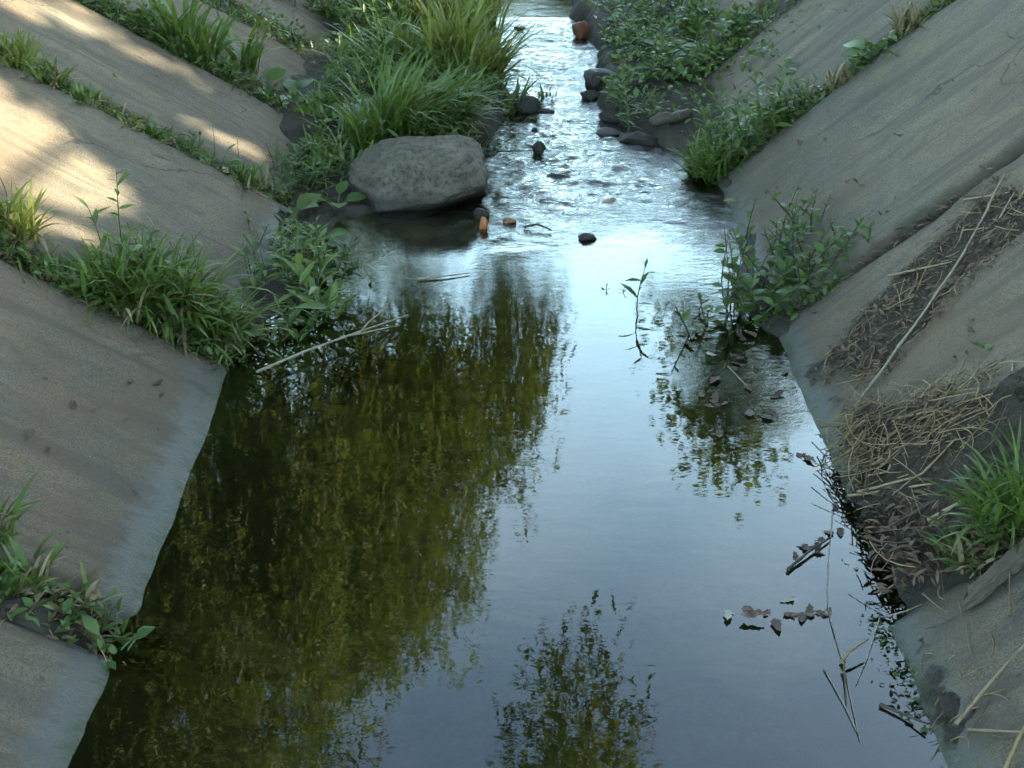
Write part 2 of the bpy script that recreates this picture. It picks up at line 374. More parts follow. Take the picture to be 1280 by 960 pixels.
def frames(d, up=None, roll=None):
    d = d/np.linalg.norm(d, axis=1)[:, None]
    if up is None: up = np.array([[0, 0, 1.0]])
    s = np.cross(d, up); L = np.linalg.norm(s, axis=1); s[L < 1e-4] = [1, 0, 0]; s /= np.linalg.norm(s, axis=1)[:, None]
    n = np.cross(s, d)
    if roll is not None:
        c = np.cos(roll)[:, None]; q = np.sin(roll)[:, None]; s, n = s*c+n*q, n*c-s*q
    return s, d, n
def inst(tV, tF, pos, d, size, up=None, roll=None, wid=1.0):
    s, t, n = frames(np.array(d, float), up, roll); k = len(pos)
    size = np.broadcast_to(size, (k,)); wid = np.broadcast_to(wid, (k,))
    V = pos[:, None] + (s[:, None]*tV[None, :, 0:1]*wid[:, None, None] + t[:, None]*tV[None, :, 1:2] + n[:, None]*tV[None, :, 2:3])*size[:, None, None]
    Fq = (tF[None] + (np.arange(k)*len(tV))[:, None, None]).reshape(-1, 4)
    return V.reshape(-1, 3), Fq
def leaf_template(prof, fold=0.25, droop=0.25):
    n = len(prof); V = []; Fq = []
    for i, wd in enumerate(prof):
        y = i/(n-1); z = -droop*y*y
        V += [(-wd, y, z+fold*wd), (0, y, z), (wd, y, z+fold*wd)]
    for i in range(n-1):
        a = 3*i; Fq += [(a, a+1, a+4, a+3), (a+1, a+2, a+5, a+4)]
    return np.array(V), np.array(Fq)
LEAF_LANCE = leaf_template([0.02, 0.10, 0.13, 0.09, 0.004], 0.3, 0.3)
LEAF_OVAL = leaf_template([0.03, 0.20, 0.26, 0.17, 0.005], 0.25, 0.25)
LEAF_BROAD = leaf_template([0.06, 0.30, 0.38, 0.36, 0.24, 0.01], 0.2, 0.3)
DIA = (np.array([(-0.5, 0.45, 0.03), (0, 0, 0), (0.5, 0.45, 0.03), (0, 1, -0.06)]), np.array([[0, 1, 2, 3]]))

def rand_dirs(k, zmin=-1, zmax=1):
    a = rng.uniform(0, 2*np.pi, k); z = rng.uniform(zmin, zmax, k); r = np.sqrt(1-z*z)
    return np.stack([r*np.cos(a), r*np.sin(a), z], 1)

# ---------------------------------------------------------------- terrain shape
SEAM_L = [-1.7, -0.35, 1.05, 2.45, 3.87, 5.25, 6.3, 7.3, 8.6, 10.0, 11.4, 12.8, 14.2, 15.6]
SEAM_R = [-1.6, -0.2, 1.15, 2.82, 4.13, 5.65, 7.1, 8.5, 9.9, 11.3, 12.7, 14.1, 15.5]
GAP_L = {5.25: 0.05, 6.3: 0.09, 7.3: 0.12, 3.87: 0.055, 2.45: 0.07}
GAP_R = {2.82: 0.3, 4.13: 0.014, 5.65: 0.05, 7.1: 0.22}
LB_Y = [3.0, 3.75, 4.0, 4.25, 4.5, 4.9, 5.12, 5.25, 5.4, 6.0, 6.7, 7.2, 8.6, 10, 30]
LB_X = [-1.5, -1.0, -0.85, -0.72, -0.66, -0.68, -0.62, -0.45, -0.16, -0.13, 0.0, -0.07, -0.12, -0.14, -0.2]
RB_Y = [2.2, 2.5, 2.8, 3.2, 3.5, 3.9, 4.15, 4.5, 4.9, 5.4, 5.85, 6.1, 6.5, 7.2, 8.0, 8.6, 10, 30]
RB_X = [1.05, 0.99, 0.95, 0.92, 1.0, 0.92, 0.74, 0.76, 0.86, 0.84, 0.78, 0.64, 0.46, 0.46, 0.48, 0.36, 0.4, 0.5]
def bed_h(X, Y):
    deep = 0.26*(1-sstep(4.6, 5.3, Y)) + 0.05
    z = -deep + 0.05*fbm(X*3, Y*3, 3) + 0.025*fbm(X*12, Y*12, 5)
    lb = np.interp(Y, LB_Y, LB_X) + 0.07*fbm(X*0+Y*5, Y*0+1.3, 8); rb = np.interp(Y, RB_Y, RB_X) + 0.07*fbm(Y*5, Y*0+7.3, 9)
    top_l = 0.025 + 0.05*fbm(X*6, Y*6, 11) + 0.09*sstep(5.2, 6.3, Y); top_r = 0.025 + 0.05*fbm(X*6, Y*6, 12) + 0.07*sstep(5.7, 6.5, Y)
    z = np.maximum(z, -0.2 + (top_l+0.2)*sstep(-0.13, 0.10, lb-X))
    z = np.maximum(z, -0.2 + (top_r+0.2)*sstep(-0.13, 0.10, X-rb))
    return z
def slope_z(X):
    return np.where(X < 0, -(X+XE)*TL, (X-XE)*TR)
def ground_z(X, Y):
    X = np.asarray(X, float); Y = np.asarray(Y, float)
    bed = bed_h(X, Y); pl = slope_z(X)
    soil = np.full(X.shape, 0.0)
    d = -0.15 + 0*X
    for lst, gap, side in ((SEAM_L, GAP_L, -1), (SEAM_R, GAP_R, 1)):
        for ys in lst:
            g = gap.get(ys, 0.05)
            inside = (np.abs(Y-ys) < g+0.03) & (np.sign(X) == side)
            d = np.where(inside, -0.035 + 0.05*fbm(X*9, Y*9, 21), d)
    bank = pl + d
    z = np.maximum(bed, bank)
    top = np.where(X < 0, ZTOP_L, ZTOP_R)
    far = np.clip((np.abs(X)-3.5)/40, 0, 1)
    topz = top - 0.03 + 0.06*fbm(X*0.8, Y*0.8, 31) + far*0.8*fbm(X*0.03, Y*0.03, 33)
    return np.minimum(z, topz)
def surf_z(X, Y):                               # top of whatever lies there (slab or soil)
    X = np.asarray(X, float); Y = np.asarray(Y, float)
    return np.maximum(bed_h(X, Y), np.minimum(slope_z(X), np.where(X < 0, ZTOP_L, ZTOP_R)))

def axis(parts): return np.unique(np.round(np.concatenate(parts), 5))
gx = axis([-np.geomspace(3.6, 900, 30), np.arange(-3.6, -1.2, 0.05), np.arange(-1.2, 1.2, 0.02), np.arange(1.2, 3.0, 0.04), np.geomspace(3.0, 900, 30)])
gy = axis([-np.geomspace(3, 900, 24), np.arange(-3, 1.6, 0.1), np.arange(1.6, 9.4, 0.022), np.arange(9.4, 18, 0.08), np.geomspace(18, 1200, 28)])
GX, GY = np.meshgrid(gx, gy); GZ = ground_z(GX, GY)
def grid_faces(nx, ny):
    i = np.arange(ny-1)[:, None]*nx; j = np.arange(nx-1)[None]
    return np.stack([i+j, i+j+1, i+nx+j+1, i+nx+j], -1).reshape(-1, 4)
structure(link('ground', mesh('ground', np.stack([GX, GY, GZ], -1).reshape(-1, 3), grid_faces(len(gx), len(gy)), M['ground'])))

# ---------------------------------------------------------------- water
wx = axis([np.arange(-1.5, -1.0, 0.1), np.arange(-1.0, 1.02, 0.013), np.arange(1.02, 1.6, 0.1)])
wy = axis([np.arange(-6, 1.8, 0.2), np.arange(1.8, 4.3, 0.05), np.arange(4.3, 9.6, 0.0125), np.arange(9.6, 26, 0.12)])
WX, WY = np.meshgrid(wx, wy)
riff = sstep(4.75, 5.35, WY + 0.22*fbm(WX*4, WY*4, 41) + 0.12*WX) * (1-0.97*sstep(8.45, 8.65, WY))
edge_r = sstep(0.5, 0.85, WX + 0.1*fbm(WX*6, WY*6, 43))*sstep(3.25, 3.8, WY)*(1-sstep(4.6, 5, WY))
edge_l = sstep(0.2, 0.6, -WX)*sstep(4.55, 4.95, WY)
rough = np.clip(riff + 0.2*edge_r + 0.25*edge_l + 0.06*sstep(4.0, 4.9, WY), 0, 1)
U = WX + 0.10*fbm(WX*2.3, WY*2.3, 44); Vv = WY + 0.10*fbm(WX*2.3, WY*2.3, 45)
wave = 0.012*fbm(U*9, Vv*15, 46, 3) + 0.006*(np.abs(fbm(U*20, Vv*34, 47, 3)))
wave += 0.010*fbm(U*3.0, Vv*4.5, 48, 2)
sw = riff*(0.45+0.9*vnoise(WX*2.5, WY*2.0, 49)) + 0.05*edge_r + 0.05*edge_l
WZ = wave*sw + 0.0002*fbm(WX*7, WY*9, 50, 2)*(1-riff)
structure(link('water', mesh('water', np.stack([WX, WY, WZ], -1).reshape(-1, 3), grid_faces(len(wx), len(wy)), M['water'], extra={'rough': rough.ravel()})))

# ---------------------------------------------------------------- concrete slabs on both embankments
emb = {}
for side, nm in ((-1, 'embankment_left'), (1, 'embankment_right')):
    e = link(nm, None, None, (side*XE, 4, 0)); structure(e); emb[side] = e
slab_seed = [100]
def slab(side, y0, y1, fine=True):
    s = slab_seed[0]; slab_seed[0] += 1
    al = AL_L if side < 0 else AL_R; ztop = ZTOP_L if side < 0 else ZTOP_R
    u1 = ztop/math.sin(al); u0 = -0.55
    nu, nv = (90, 44) if fine else (24, 10)
    u = np.linspace(u0, u1, nu); v = np.linspace(0, 1, nv); U, W = np.meshgrid(u, v)
    ya = y0 + 0.022*fbm(u*5, u*0+s, s, 4); yb = y1 + 0.022*fbm(u*5, u*0+s+50, s+3, 4)
    Y = ya[None]*(1-W) + yb[None]*W
    ed = np.minimum(np.minimum(W, 1-W)*(y1-y0), np.minimum(U-u0, u1-U))
    rr = np.random.default_rng(s)
    hgt = 0.008*fbm(U*2.2, Y*2.2, s+7) + 0.004*fbm(U*9, Y*14, s+8) + rr.uniform(-0.004, 0.006) + (W-0.5)*rr.uniform(-0.012, 0.012)
    hgt -= (0.010+0.03*np.clip(vnoise(U*7, Y*7, s+9)-0.45, 0, 1))*np.exp(-(ed/0.018)**2)
    ca, sa = math.cos(al), math.sin(al)
    def pt(U, Y, H): return np.stack([side*(XE + U*ca - H*sa), Y, U*sa + H*ca], -1)
    top = pt(U, Y, hgt).reshape(-1, 3)
    V = [top]; Fq = [grid_faces(nu, nv)]
    ring = np.concatenate([np.arange(nu), np.arange(1, nv)*nu+nu-1, np.arange(nu-2, -1, -1)+(nv-1)*nu, np.arange(nv-2, 0, -1)*nu])
    low = pt(U.ravel()[ring], Y.ravel()[ring], np.full(len(ring), -0.115)); b0 = len(top); m = len(ring); k = np.arange(m)
    V.append(low); Fq.append(np.stack([ring[k], b0+k, b0+(k+1) % m, ring[(k+1) % m]], -1))
    F_ = np.concatenate(Fq)
    if side > 0: pass
    else: F_ = F_[:, ::-1]
    V = np.concatenate(V) - np.array([side*XE, 4, 0])
    return link('concrete_slab', mesh('concrete_slab', V, F_, M['concrete'], extra={'edge': np.concatenate([np.exp(-(np.minimum(W, 1-W)*(y1-y0)/0.07)).ravel(), np.ones(len(ring))])}), emb[side])
for side, lst, gap in ((-1, SEAM_L, GAP_L), (1, SEAM_R, GAP_R)):
    for a, b in zip(lst[:-1], lst[1:]):
        ga, gb = gap.get(a, 0.04), gap.get(b, 0.04)
        if side > 0 and abs(a-2.82) < 0.01: ga = 0.18
        slab(side, a+ga, b-gb, 0 < b and a < 9)

# ---------------------------------------------------------------- rocks
def ico(sub):
    import bmesh
    bm = bmesh.new(); bmesh.ops.create_icosphere(bm, subdivisions=sub, radius=1)
    V = np.array([v.co[:] for v in bm.verts]); Fq = np.array([[v.index for v in f.verts] for f in bm.faces]); bm.free(); return V, Fq
ICO = {k: ico(k) for k in (2, 3, 5)}
def n3(V, s, sc):
    return (fbm(V[:, 0]*sc+V[:, 2]*sc*0.7, V[:, 1]*sc-V[:, 2]*sc*0.6, s) + fbm(V[:, 1]*sc+5, V[:, 2]*sc+V[:, 0]*sc*0.5, s+1))*0.5
def rock_mesh(name, dims, seed, mat, sub=3, rough=0.5, facets=9, power=2.3):
    V, Fq = ICO[sub]; V = V.copy(); rr = np.random.default_rng(seed)
    V = V/((np.abs(V)**power).sum(1)**(1/power))[:, None]
    for _ in range(facets):
        n = rr.normal(size=3); n /= np.linalg.norm(n); c = rr.uniform(0.5, 0.8)
        d = V @ n; V = V - np.clip(d-c, 0, None)[:, None]*n*0.85
    V = V*(1 + rough*n3(V, seed, 1.3)[:, None] + rough*0.35*n3(V, seed+5, 5)[:, None] + rough*0.12*n3(V, seed+9, 14)[:, None])
    return mesh(name, V*np.array(dims)*0.5, Fq, mat, smooth=True)
# the boulder beside the riffle
bc = (P(440, 262)+P(604, 262))/2
V, Fq = ICO[5]; V = V.copy()
V = V/((np.abs(V)**4.2).sum(1)**(1/4.2))[:, None]
for n, c in (((-0.62, -0.15, 0.78), 0.80), ((-0.9, -0.5, 0.1), 0.95), ((0.95, -0.1, 0.5), 1.05), ((0.12, -0.55, 0.85), 1.02), ((0.55, -0.5, -0.7), 0.82), ((0.0, -0.8, -0.62), 0.95), ((0.06, 0.15, 1), 0.92), ((0.7, -0.75, 0.1), 1.02), ((-0.3, -0.95, 0.2), 0.98)):
    n = np.array(n)/np.linalg.norm(n); d = V @ n; V = V - np.clip(d-c, 0, None)[:, None]*n*0.92
nz = 0.10*n3(V, 61, 1.4) + 0.09*n3(V*[1, 1, 2.4], 65, 2.8) + 0.045*n3(V*[1, 1, 2.0], 68, 7) + 0.02*n3(V, 70, 18)
ledge = -0.035*np.exp(-((V[:, 2]-0.30-0.12*n3(V, 77, 2.2)*2)/0.05)**2) - 0.03*np.exp(-((V[:, 2]+0.12-0.2*n3(V, 79, 1.7)*2)/0.045)**2)
V *= 1 + (nz + ledge)[:, None]
V *= np.array([0.285, 0.2, 0.178])
bo = link('boulder', mesh('boulder', V, Fq, M['stone']), None, (bc[0]-0.01, bc[1]+0.17, 0.06), (R(-3), R(-4), R(3)))
tag(bo, 'large flat-topped grey boulder at the mouth of the riffle beside long grass', 'boulder')

def rock(px, py, wpx, label, mat='wet_stone', seed=1, asp=(1, 0.8, 0.7), zoff=0.0, name='rock', cat='rock', at=None, group=None, rot=None, rough=0.55):
    p = P(px, py) if at is None else at; dist = math.hypot(p[1], CAM_H-p[2]); wd = wpx/F_PX*dist
    me = rock_mesh(name, (wd*asp[0], wd*asp[1], wd*asp[2]), seed, M[mat], 3, rough)
    o = link(name, me, None, (p[0], p[1], p[2]+zoff+wd*asp[2]*0.2), rot or (0, 0, seed*1.7)); return tag(o, label, cat, group)
rock(683, 141, 21, 'small dark wet stone with a pointed end in the middle of the riffle', seed=3, asp=(1.1, 0.6, 0.45), rot=(0, 0, 0.1))
rock(672, 190, 20, 'dark angular wet stone caught at the end of a twig in the riffle', seed=4, asp=(1, 0.8, 0.9), rot=(0, R(-30), 0.3))
rock(650, 38, 14, 'dark flat stone at the upstream end of the riffle', seed=5, asp=(1.2, 0.8, 0.5), rot=(0, 0, 0))
rock(733, 299, 22, 'dark rounded stone where the riffle enters the calm pool', seed=6, asp=(1, 0.8, 0.7), rot=(0, 0, 0.2))
rock(668, 163, 10, 'tiny stone breaking the surface between two larger riffle stones', seed=31, asp=(1, .8, .5))
rock(636, 279, 16, 'small brown stone next to the orange brick piece', mat='brick', seed=7, asp=(1.1, .8, .6), rot=(0, 0, 0))
rock(604, 286, 15, 'bright orange brick fragment below the right end of the boulder', mat='orange', seed=8, asp=(0.7, 0.8, 1.3), name='brick_fragment', cat='brick', rot=(0, R(15), 0.2))
rock(603, 272, 20, 'dark wet stone wedged under the right end of the boulder', seed=9, asp=(1, 1, 0.9))
rock(748, 112, 46, 'large black wet stone on the right edge of the narrow channel', seed=10, asp=(1, 0.9, 0.85), rough=0.6)
rock(738, 122, 22, 'black pointed stone at the foot of the large black stone', seed=11, asp=(1.2, 0.8, 0.8), rough=0.6, rot=(0, R(25), 0))
rock(727, 46, 24, 'rusty red-brown stone standing on the right shore upstream', mat='rust', seed=12, asp=(0.9, 0.8, 1.2), rot=(0, 0, 0))
rock(800, 178, 44, 'low dark shore stone below the driftwood log', seed=13, asp=(1.2, 0.9, 0.5), rot=(0, 0, 0.1))
rock(760, 168, 26, 'flat dark stone half sunk beside the right mud shore', seed=14, asp=(1.3, 0.9, 0.4), rot=(0, 0, 0.2))
rock(770, 150, 34, 'black stone between the shore weeds and the riffle', seed=15, asp=(1.2, .8, .7))
rock(655, 140, 34, 'brown mud-coated stone under the reeds on the left shore', mat='wet_stone', seed=16, asp=(1.3, .8, .9), rot=(0, 0, 0))
for i, (a, b, c, lab) in enumerate([(700, 222, 36, 'stone just under the surface in the broad part of the riffle'), (765, 250, 30, 'submerged pale brown stone near the foot of the riffle'),
        (800, 235, 26, 'submerged stone close to the right shore of the riffle'), (690, 262, 20, 'submerged stone upstream of the rounded dark stone'), (830, 262, 22, 'submerged stone beside the right bank roots')]):
    rock(a, b, c, lab, mat='brick' if i % 2 else 'wet_stone', seed=20+i, asp=(1.3, .9, .5), zoff=-0.03)

# ---------------------------------------------------------------- plants
def blades(n, length, spread, lean=(0.05, 0.9), curve=(0.3, 1.6), width=0.006, seg=6, az=None, azr=math.pi, disc=(1, 1), lvar=0.5):
    L = length*(1-lvar*rng.random(n)); a = rng.uniform(-math.pi, math.pi, n) if az is None else az + rng.normal(0, azr, n)
    rr = spread*np.sqrt(rng.random(n)); b = rng.uniform(-math.pi, math.pi, n)
    base = np.stack([rr*np.cos(b)*disc[0], rr*np.sin(b)*disc[1], np.full(n, -0.02)], 1)
    th0 = rng.uniform(*lean, n); cu = rng.uniform(*curve, n)
    s = np.linspace(0, 1, seg+1); ds = 1/seg
    th = th0[:, None] + cu[:, None]*(s[None]**1.4); th = np.minimum(th, 2.7)
    hor = np.cumsum(np.sin(th)*ds, 1) - np.sin(th)*ds; ver = np.cumsum(np.cos(th)*ds, 1) - np.cos(th)*ds
    dirh = np.stack([np.cos(a), np.sin(a)], 1)
    cen = base[:, None] + np.concatenate([dirh[:, None]*hor[..., None], ver[..., None]], -1)*L[:, None, None]
    tw = rng.normal(0, 0.5, n)
    sd = np.stack([-np.sin(a+tw), np.cos(a+tw), 0*a], 1)
    wd = width*(0.6+0.7*rng.random(n))[:, None]*np.clip(np.minimum(0.5+1.5*s, 1.9*(1-s)**0.7), 0.03, 1)[None]
    V = np.stack([cen - sd[:, None]*wd[..., None], cen + sd[:, None]*wd[..., None]], 2)
    i = np.arange(n)[:, None]*(seg+1)*2 + np.arange(seg)[None]*2
    Fq = np.stack([i, i+1, i+3, i+2], -1).reshape(-1, 4)
    T = np.repeat(rng.random(n), (seg+1)*2)
    return V.reshape(-1, 3), Fq, T
def grass(loc, label, n=90, length=0.25, spread=0.08, mat='grass', dry=0, name='grass_tuft', group=None, cat='grass', **kw):
    t = thing(name, label, cat, loc, group)
    V, Fq, T = blades(n, length, spread, **kw)
    b = link('blades', mesh('blades', V, Fq, M[mat], T), t); b['kind'] = 'stuff'
    if dry:
        kw2 = dict(kw); kw2['lean'] = (0.3, 1.3)
        V, Fq, T = blades(dry, length*0.8, spread*1.2, **kw2)
        b = link('dry_blades', mesh('dry_blades', V, Fq, M['dry'], T), t); b['kind'] = 'stuff'
    return t
def one_leaf(name, tpl, mat, L, wid=1.0):
    V = tpl[0].copy()*L; V[:, 0] *= wid
    return mesh(name, V, tpl[1], M[mat], np.zeros(len(V)))
def frame_matrix(pos, d, up, roll=0):
    d = Vector(d).normalized(); s = d.cross(Vector(up))
    if s.length < 1e-3: s = Vector((1, 0, 0))
    s.normalize(); n = s.cross(d); m = Matrix((s, d, n)).transposed().to_4x4() @ Matrix.Rotation(roll, 4, 'Y'); m.translation = Vector(pos); return m
def weed(loc, label, stems=4, height=0.25, leaf=0.07, per=9, tpl=LEAF_LANCE, mat='weed', smat='stem_green', lean=0.35, spread=0.05, name='weed', group=None, az=None, wid=1.0, srad=0.0025, cat='weed', bare=0.15, topbig=False):
    t = thing(name, label, cat, loc, group)
    lm = [one_leaf('leaf', tpl, mat, leaf*k, wid) for k in (1.0, 0.75, 0.5)]
    for s in range(stems):
        a = random.uniform(0, 6.28) if az is None else az + random.gauss(0, 0.5)
        b = np.array([random.uniform(-spread, spread), random.uniform(-spread, spread), -0.02])
        H = height*random.uniform(0.65, 1.05); ln = lean*random.uniform(0.3, 1.3)
        q = np.linspace(0, 1, 7); cur = random.uniform(-0.15, 0.2); bz = random.uniform(-1, 1)*0.08*H
        pts = b + np.stack([np.cos(a)*(ln*q+cur*q*q)*H + bz*np.sin(q*4), np.sin(a)*(ln*q+cur*q*q)*H + bz*np.cos(q*3.1)*q, H*q], 1)
        V, Fq = tube(pts, np.linspace(srad*1.3, srad*0.5, 7), 6)
        link('stem', mesh('stem', V, Fq, M[smat], np.zeros(len(V))), t)
        ph = random.uniform(0, 6.28)
        for k in range(per):
            f = bare + (1-bare)*(k+0.5*random.random())/per
            p = pts[0] + 0; ii = min(5, int(f*6)); fr = f*6-ii; p = pts[ii]*(1-fr)+pts[ii+1]*fr
            ph += 2.4 + random.gauss(0, 0.3); el = random.uniform(-0.1, 0.7) + 0.5*f
            d = (math.cos(ph)*math.cos(el), math.sin(ph)*math.cos(el), math.sin(el))
            me = lm[0] if (f < 0.55 or topbig) and random.random() < 0.7 else lm[1] if f < 0.85 else lm[2]
            o = link('leaf', me, t); o.matrix_local = frame_matrix(p, d, (0, 0, 1), random.gauss(0, 0.35))
    return t
def rosette(loc, label, n=8, leaf=0.14, mat='weed', tpl=LEAF_BROAD, name='dock_plant', el=(0.2, 1.1), group=None, wid=1.0, stalk=0.06, cat='plant', az=None):
    t = thing(name, label, cat, loc, group)
    lm = [one_leaf('leaf', tpl, mat, leaf*k, wid) for k in (1.0, 0.8, 0.6)]
    for k in range(n):
        a = (k*2.4 + random.gauss(0, 0.3)) if az is None else az + random.gauss(0, 0.8); e = random.uniform(*el)
        d = np.array([math.cos(a)*math.cos(e), math.sin(a)*math.cos(e), math.sin(e)])
        b = np.array([random.uniform(-.02, .02), random.uniform(-.02, .02), -0.015]); L = stalk*random.uniform(0.5, 1.4)
        tip = b + d*L + np.array([0, 0, L*0.3])
        V, Fq = tube(np.array([b, (b+tip)/2+[0, 0, 0.1*L], tip]), 0.003, 6)
        link('stalk', mesh('stalk', V, Fq, M['stem_green'], np.zeros(len(V))), t)
        o = link('leaf', random.choice(lm), t); d2 = d*[1, 1, 0.6]; o.matrix_local = frame_matrix(tip, d2, (0, 0, 1), random.gauss(0, 0.4))
    return t
def L_(px, py, dz=0.0):
    p = PL(px, py); p[2] = max(p[2], float(surf_z(p[0], p[1]))) - 0.015 + dz; return p
def R_(px, py, dz=0.0):
    p = PR(px, py); p[2] = max(p[2], float(surf_z(p[0], p[1]))) - 0.015 + dz; return p
def B_(px, py, z=0.05):
    p = P(px, py, z); p[2] = float(surf_z(p[0], p[1])) - 0.01; return p

# seam below the near left slab (Y 2.45)
grass(L_(20, 715), 'dark grass tuft in the joint below the widest dry left slab', 40, 0.13, 0.06, mat='grass', dry=35)
grass(L_(85, 735), 'sprawling dark grass in the lowest left joint, beside another tuft there', 30, 0.12, 0.06, dry=35, lean=(0.4, 1.2))
grass(L_(-25, 660), 'longer grass higher up the lowest left joint', 50, 0.19, 0.07, dry=10)
weed(L_(120, 770), 'low leafy weed near the water end of the lowest left joint', 2, 0.08, 0.04, 6)
rosette(L_(140, 815), 'small leaf rosette at the water end of the lowest left joint', 6, 0.06, tpl=LEAF_OVAL)
# seam Y 3.87
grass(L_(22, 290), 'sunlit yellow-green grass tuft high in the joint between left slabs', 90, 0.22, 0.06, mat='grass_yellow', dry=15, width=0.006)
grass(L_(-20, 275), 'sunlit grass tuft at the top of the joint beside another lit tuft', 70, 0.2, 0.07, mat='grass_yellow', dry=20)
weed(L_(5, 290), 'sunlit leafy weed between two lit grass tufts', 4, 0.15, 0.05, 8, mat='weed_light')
weed(L_(135, 325), 'tall single-headed weed rising above the left joint grasses', 2, 0.34, 0.07, 12, mat='weed_light', lean=0.12, topbig=True)
grass(L_(165, 375), 'thick drooping grass clump in the joint above the widest left slab', 260, 0.33, 0.10, dry=60, lean=(0.1, 1.0), curve=(0.5, 2.0))
grass(L_(215, 385), 'dense green grass clump with long hanging blades over the slab edge', 260, 0.33, 0.10, dry=50, lean=(0.1, 1.1), curve=(0.5, 2.0), width=0.007)
grass(L_(120, 355), 'low brownish grass at the upper end of the thick clumps', 120, 0.2, 0.09, dry=70)
weed(L_(185, 370), 'leafy green weed standing inside the thick grass clumps', 7, 0.32, 0.09, 11, lean=0.3)
weed(L_(225, 395), 'second leafy weed in the clumps, nearer the water', 7, 0.28, 0.085, 10, lean=0.35)
grass(L_(265, 412), 'grass clump beside the broad-leaved plant at the joint foot', 170, 0.26, 0.08, dry=40, lean=(0.2, 1.2))
weed(L_(292, 430), 'bright green bushy weed at the water end of the joint', 8, 0.22, 0.08, 9, mat='weed_light')
rosette(B_(328, 432), 'broad-leaved dock with one very large leaf by the dry branch', 6, 0.13, mat='weed_light', el=(0.1, 0.7))
rosette(B_(350, 455), 'low rosette at the waterline next to the dry branch end', 6, 0.07, mat='weed', tpl=LEAF_OVAL)
# mud deposit between the joints, left
weed(B_(400, 372), 'knotweed with bright arching lance leaves at the pool corner', 7, 0.32, 0.13, 9, mat='weed_light', lean=0.3, topbig=True, wid=0.9, name='knotweed')
weed(B_(375, 385), 'darker knotweed growing at the foot of the bright arching one', 10, 0.25, 0.10, 10, lean=0.45, name='knotweed', spread=.08)
weed(B_(425, 375), 'low spreading knotweed overhanging the pool below the boulder', 9, 0.17, 0.09, 9, lean=0.7, name='knotweed', az=-0.6, spread=.08)
weed(B_(350, 345), 'leafy weed at the lower edge of the second left slab', 10, 0.2, 0.08, 9, name='weed', spread=.1)
rosette(B_(395, 300), 'dock with wide blue-green leaves left of the boulder', 9, 0.10, el=(0.1, 0.8))
rosette(B_(365, 265), 'dock with folded wide leaves at the foot of the second joint', 7, 0.11, el=(0.2, 0.9))
rosette(B_(420, 250), 'small dock tucked against the left end of the boulder', 5, 0.09)
for (a, b, st, h_, lf, mt, lab) in [(345, 305, 9, 0.16, 0.07, 'weed', 'bushy weed on the mud below the thin joint'), (420, 330, 10, 0.2, 0.08, 'weed', 'leafy weed between the knotweed and the boulder'),
        (385, 235, 9, 0.16, 0.07, 'weed', 'leafy weed on the mud left of the boulder'), (355, 215, 8, 0.13, 0.06, 'weed', 'low weed beside the slab corner above the thin joint foot'),
        (425, 215, 9, 0.15, 0.07, 'weed', 'weed pressed against the upper left corner of the boulder'), (370, 330, 10, 0.22, 0.085, 'weed_light', 'pale leafy weed behind the knotweed stand'),
        (435, 285, 8, 0.11, 0.06, 'weed', 'low weed at the waterline touching the boulder'), (400, 400, 9, 0.14, 0.08, 'weed', 'low weed overhanging the fork of the dry branch'), (345, 410, 8, 0.16, 0.08, 'weed', 'dense low weed behind the thick end of the dry branch'),
        (400, 195, 8, 0.15, 0.07, 'weed', 'weed on the mud below the docks of the lush joint'), (440, 130, 8, 0.2, 0.07, 'weed', 'weed between the third slab and the sedge')]:
    weed(B_(a, b), lab, st, h_, lf, 9, mat=mt, lean=0.5, spread=0.10)
# seam Y 5.25
grass(L_(15, 75), 'bright grass tuft at the top of the thin mossy joint', 120, 0.2, 0.09, mat='grass_yellow', dry=20)
grass(L_(52, 95), 'second grass tuft going down the thin mossy joint', 90, 0.15, 0.08, mat='grass', dry=20)
grass(L_(95, 118), 'low grass in the thin joint beside the second tuft', 80, 0.09, 0.08, dry=30)
grass(L_(150, 150), 'low dry brown grass in the middle of the thin joint', 60, 0.07, 0.08, mat='grass_yellow', dry=60)
grass(L_(190, 168), 'low mixed grass in the thin joint above the leafy weed', 60, 0.08, 0.08, mat='grass', dry=50)
weed(L_(235, 190), 'leafy weed standing in the thin joint with upright shoots', 5, 0.14, 0.06, 8)
rosette(L_(270, 205), 'rosette of grey-green leaves low in the thin joint', 7, 0.07, tpl=LEAF_OVAL)
grass(L_(300, 225), 'greyish grass near the foot of the thin joint', 90, 0.13, 0.09, dry=60)
weed(L_(330, 235), 'greyish leafy weed at the foot of the thin joint', 5, 0.12, 0.06, 8)
# seam Y 6.3
weed(L_(135, 15), 'leafy weed at the top of the lush grassy joint', 6, 0.18, 0.07, 9)
weed(L_(180, 38), 'wide-leaved weed in the lush joint above the tall blades', 6, 0.17, 0.08, 8, tpl=LEAF_OVAL)
grass(L_(225, 62), 'tall broad-bladed grass in the lush joint', 45, 0.46, 0.07, width=0.012, lean=(0.05, 0.5), curve=(0.3, 1.6))
grass(L_(255, 75), 'tall arching grass beside the broad-bladed one in the lush joint', 45, 0.40, 0.06, width=0.011, lean=(0.05, 0.7), curve=(0.4, 1.8))
grass(L_(310, 90), 'upright broad-bladed grass next to the dock in the lush joint', 40, 0.40, 0.05, width=0.012, lean=(0.05, 0.6), curve=(0.3, 1.8), mat='grass')
weed(L_(205, 55), 'dark leafy weed under the tall blades of the lush joint', 6, 0.16, 0.07, 9)
rosette(L_(330, 108), 'dock with rounded blue-green leaves in the lush joint', 9, 0.12, el=(0.2, 1.0))
rosette(L_(372, 128), 'second dock further down the lush joint with hanging leaves', 8, 0.11, el=(0.0, 0.9))
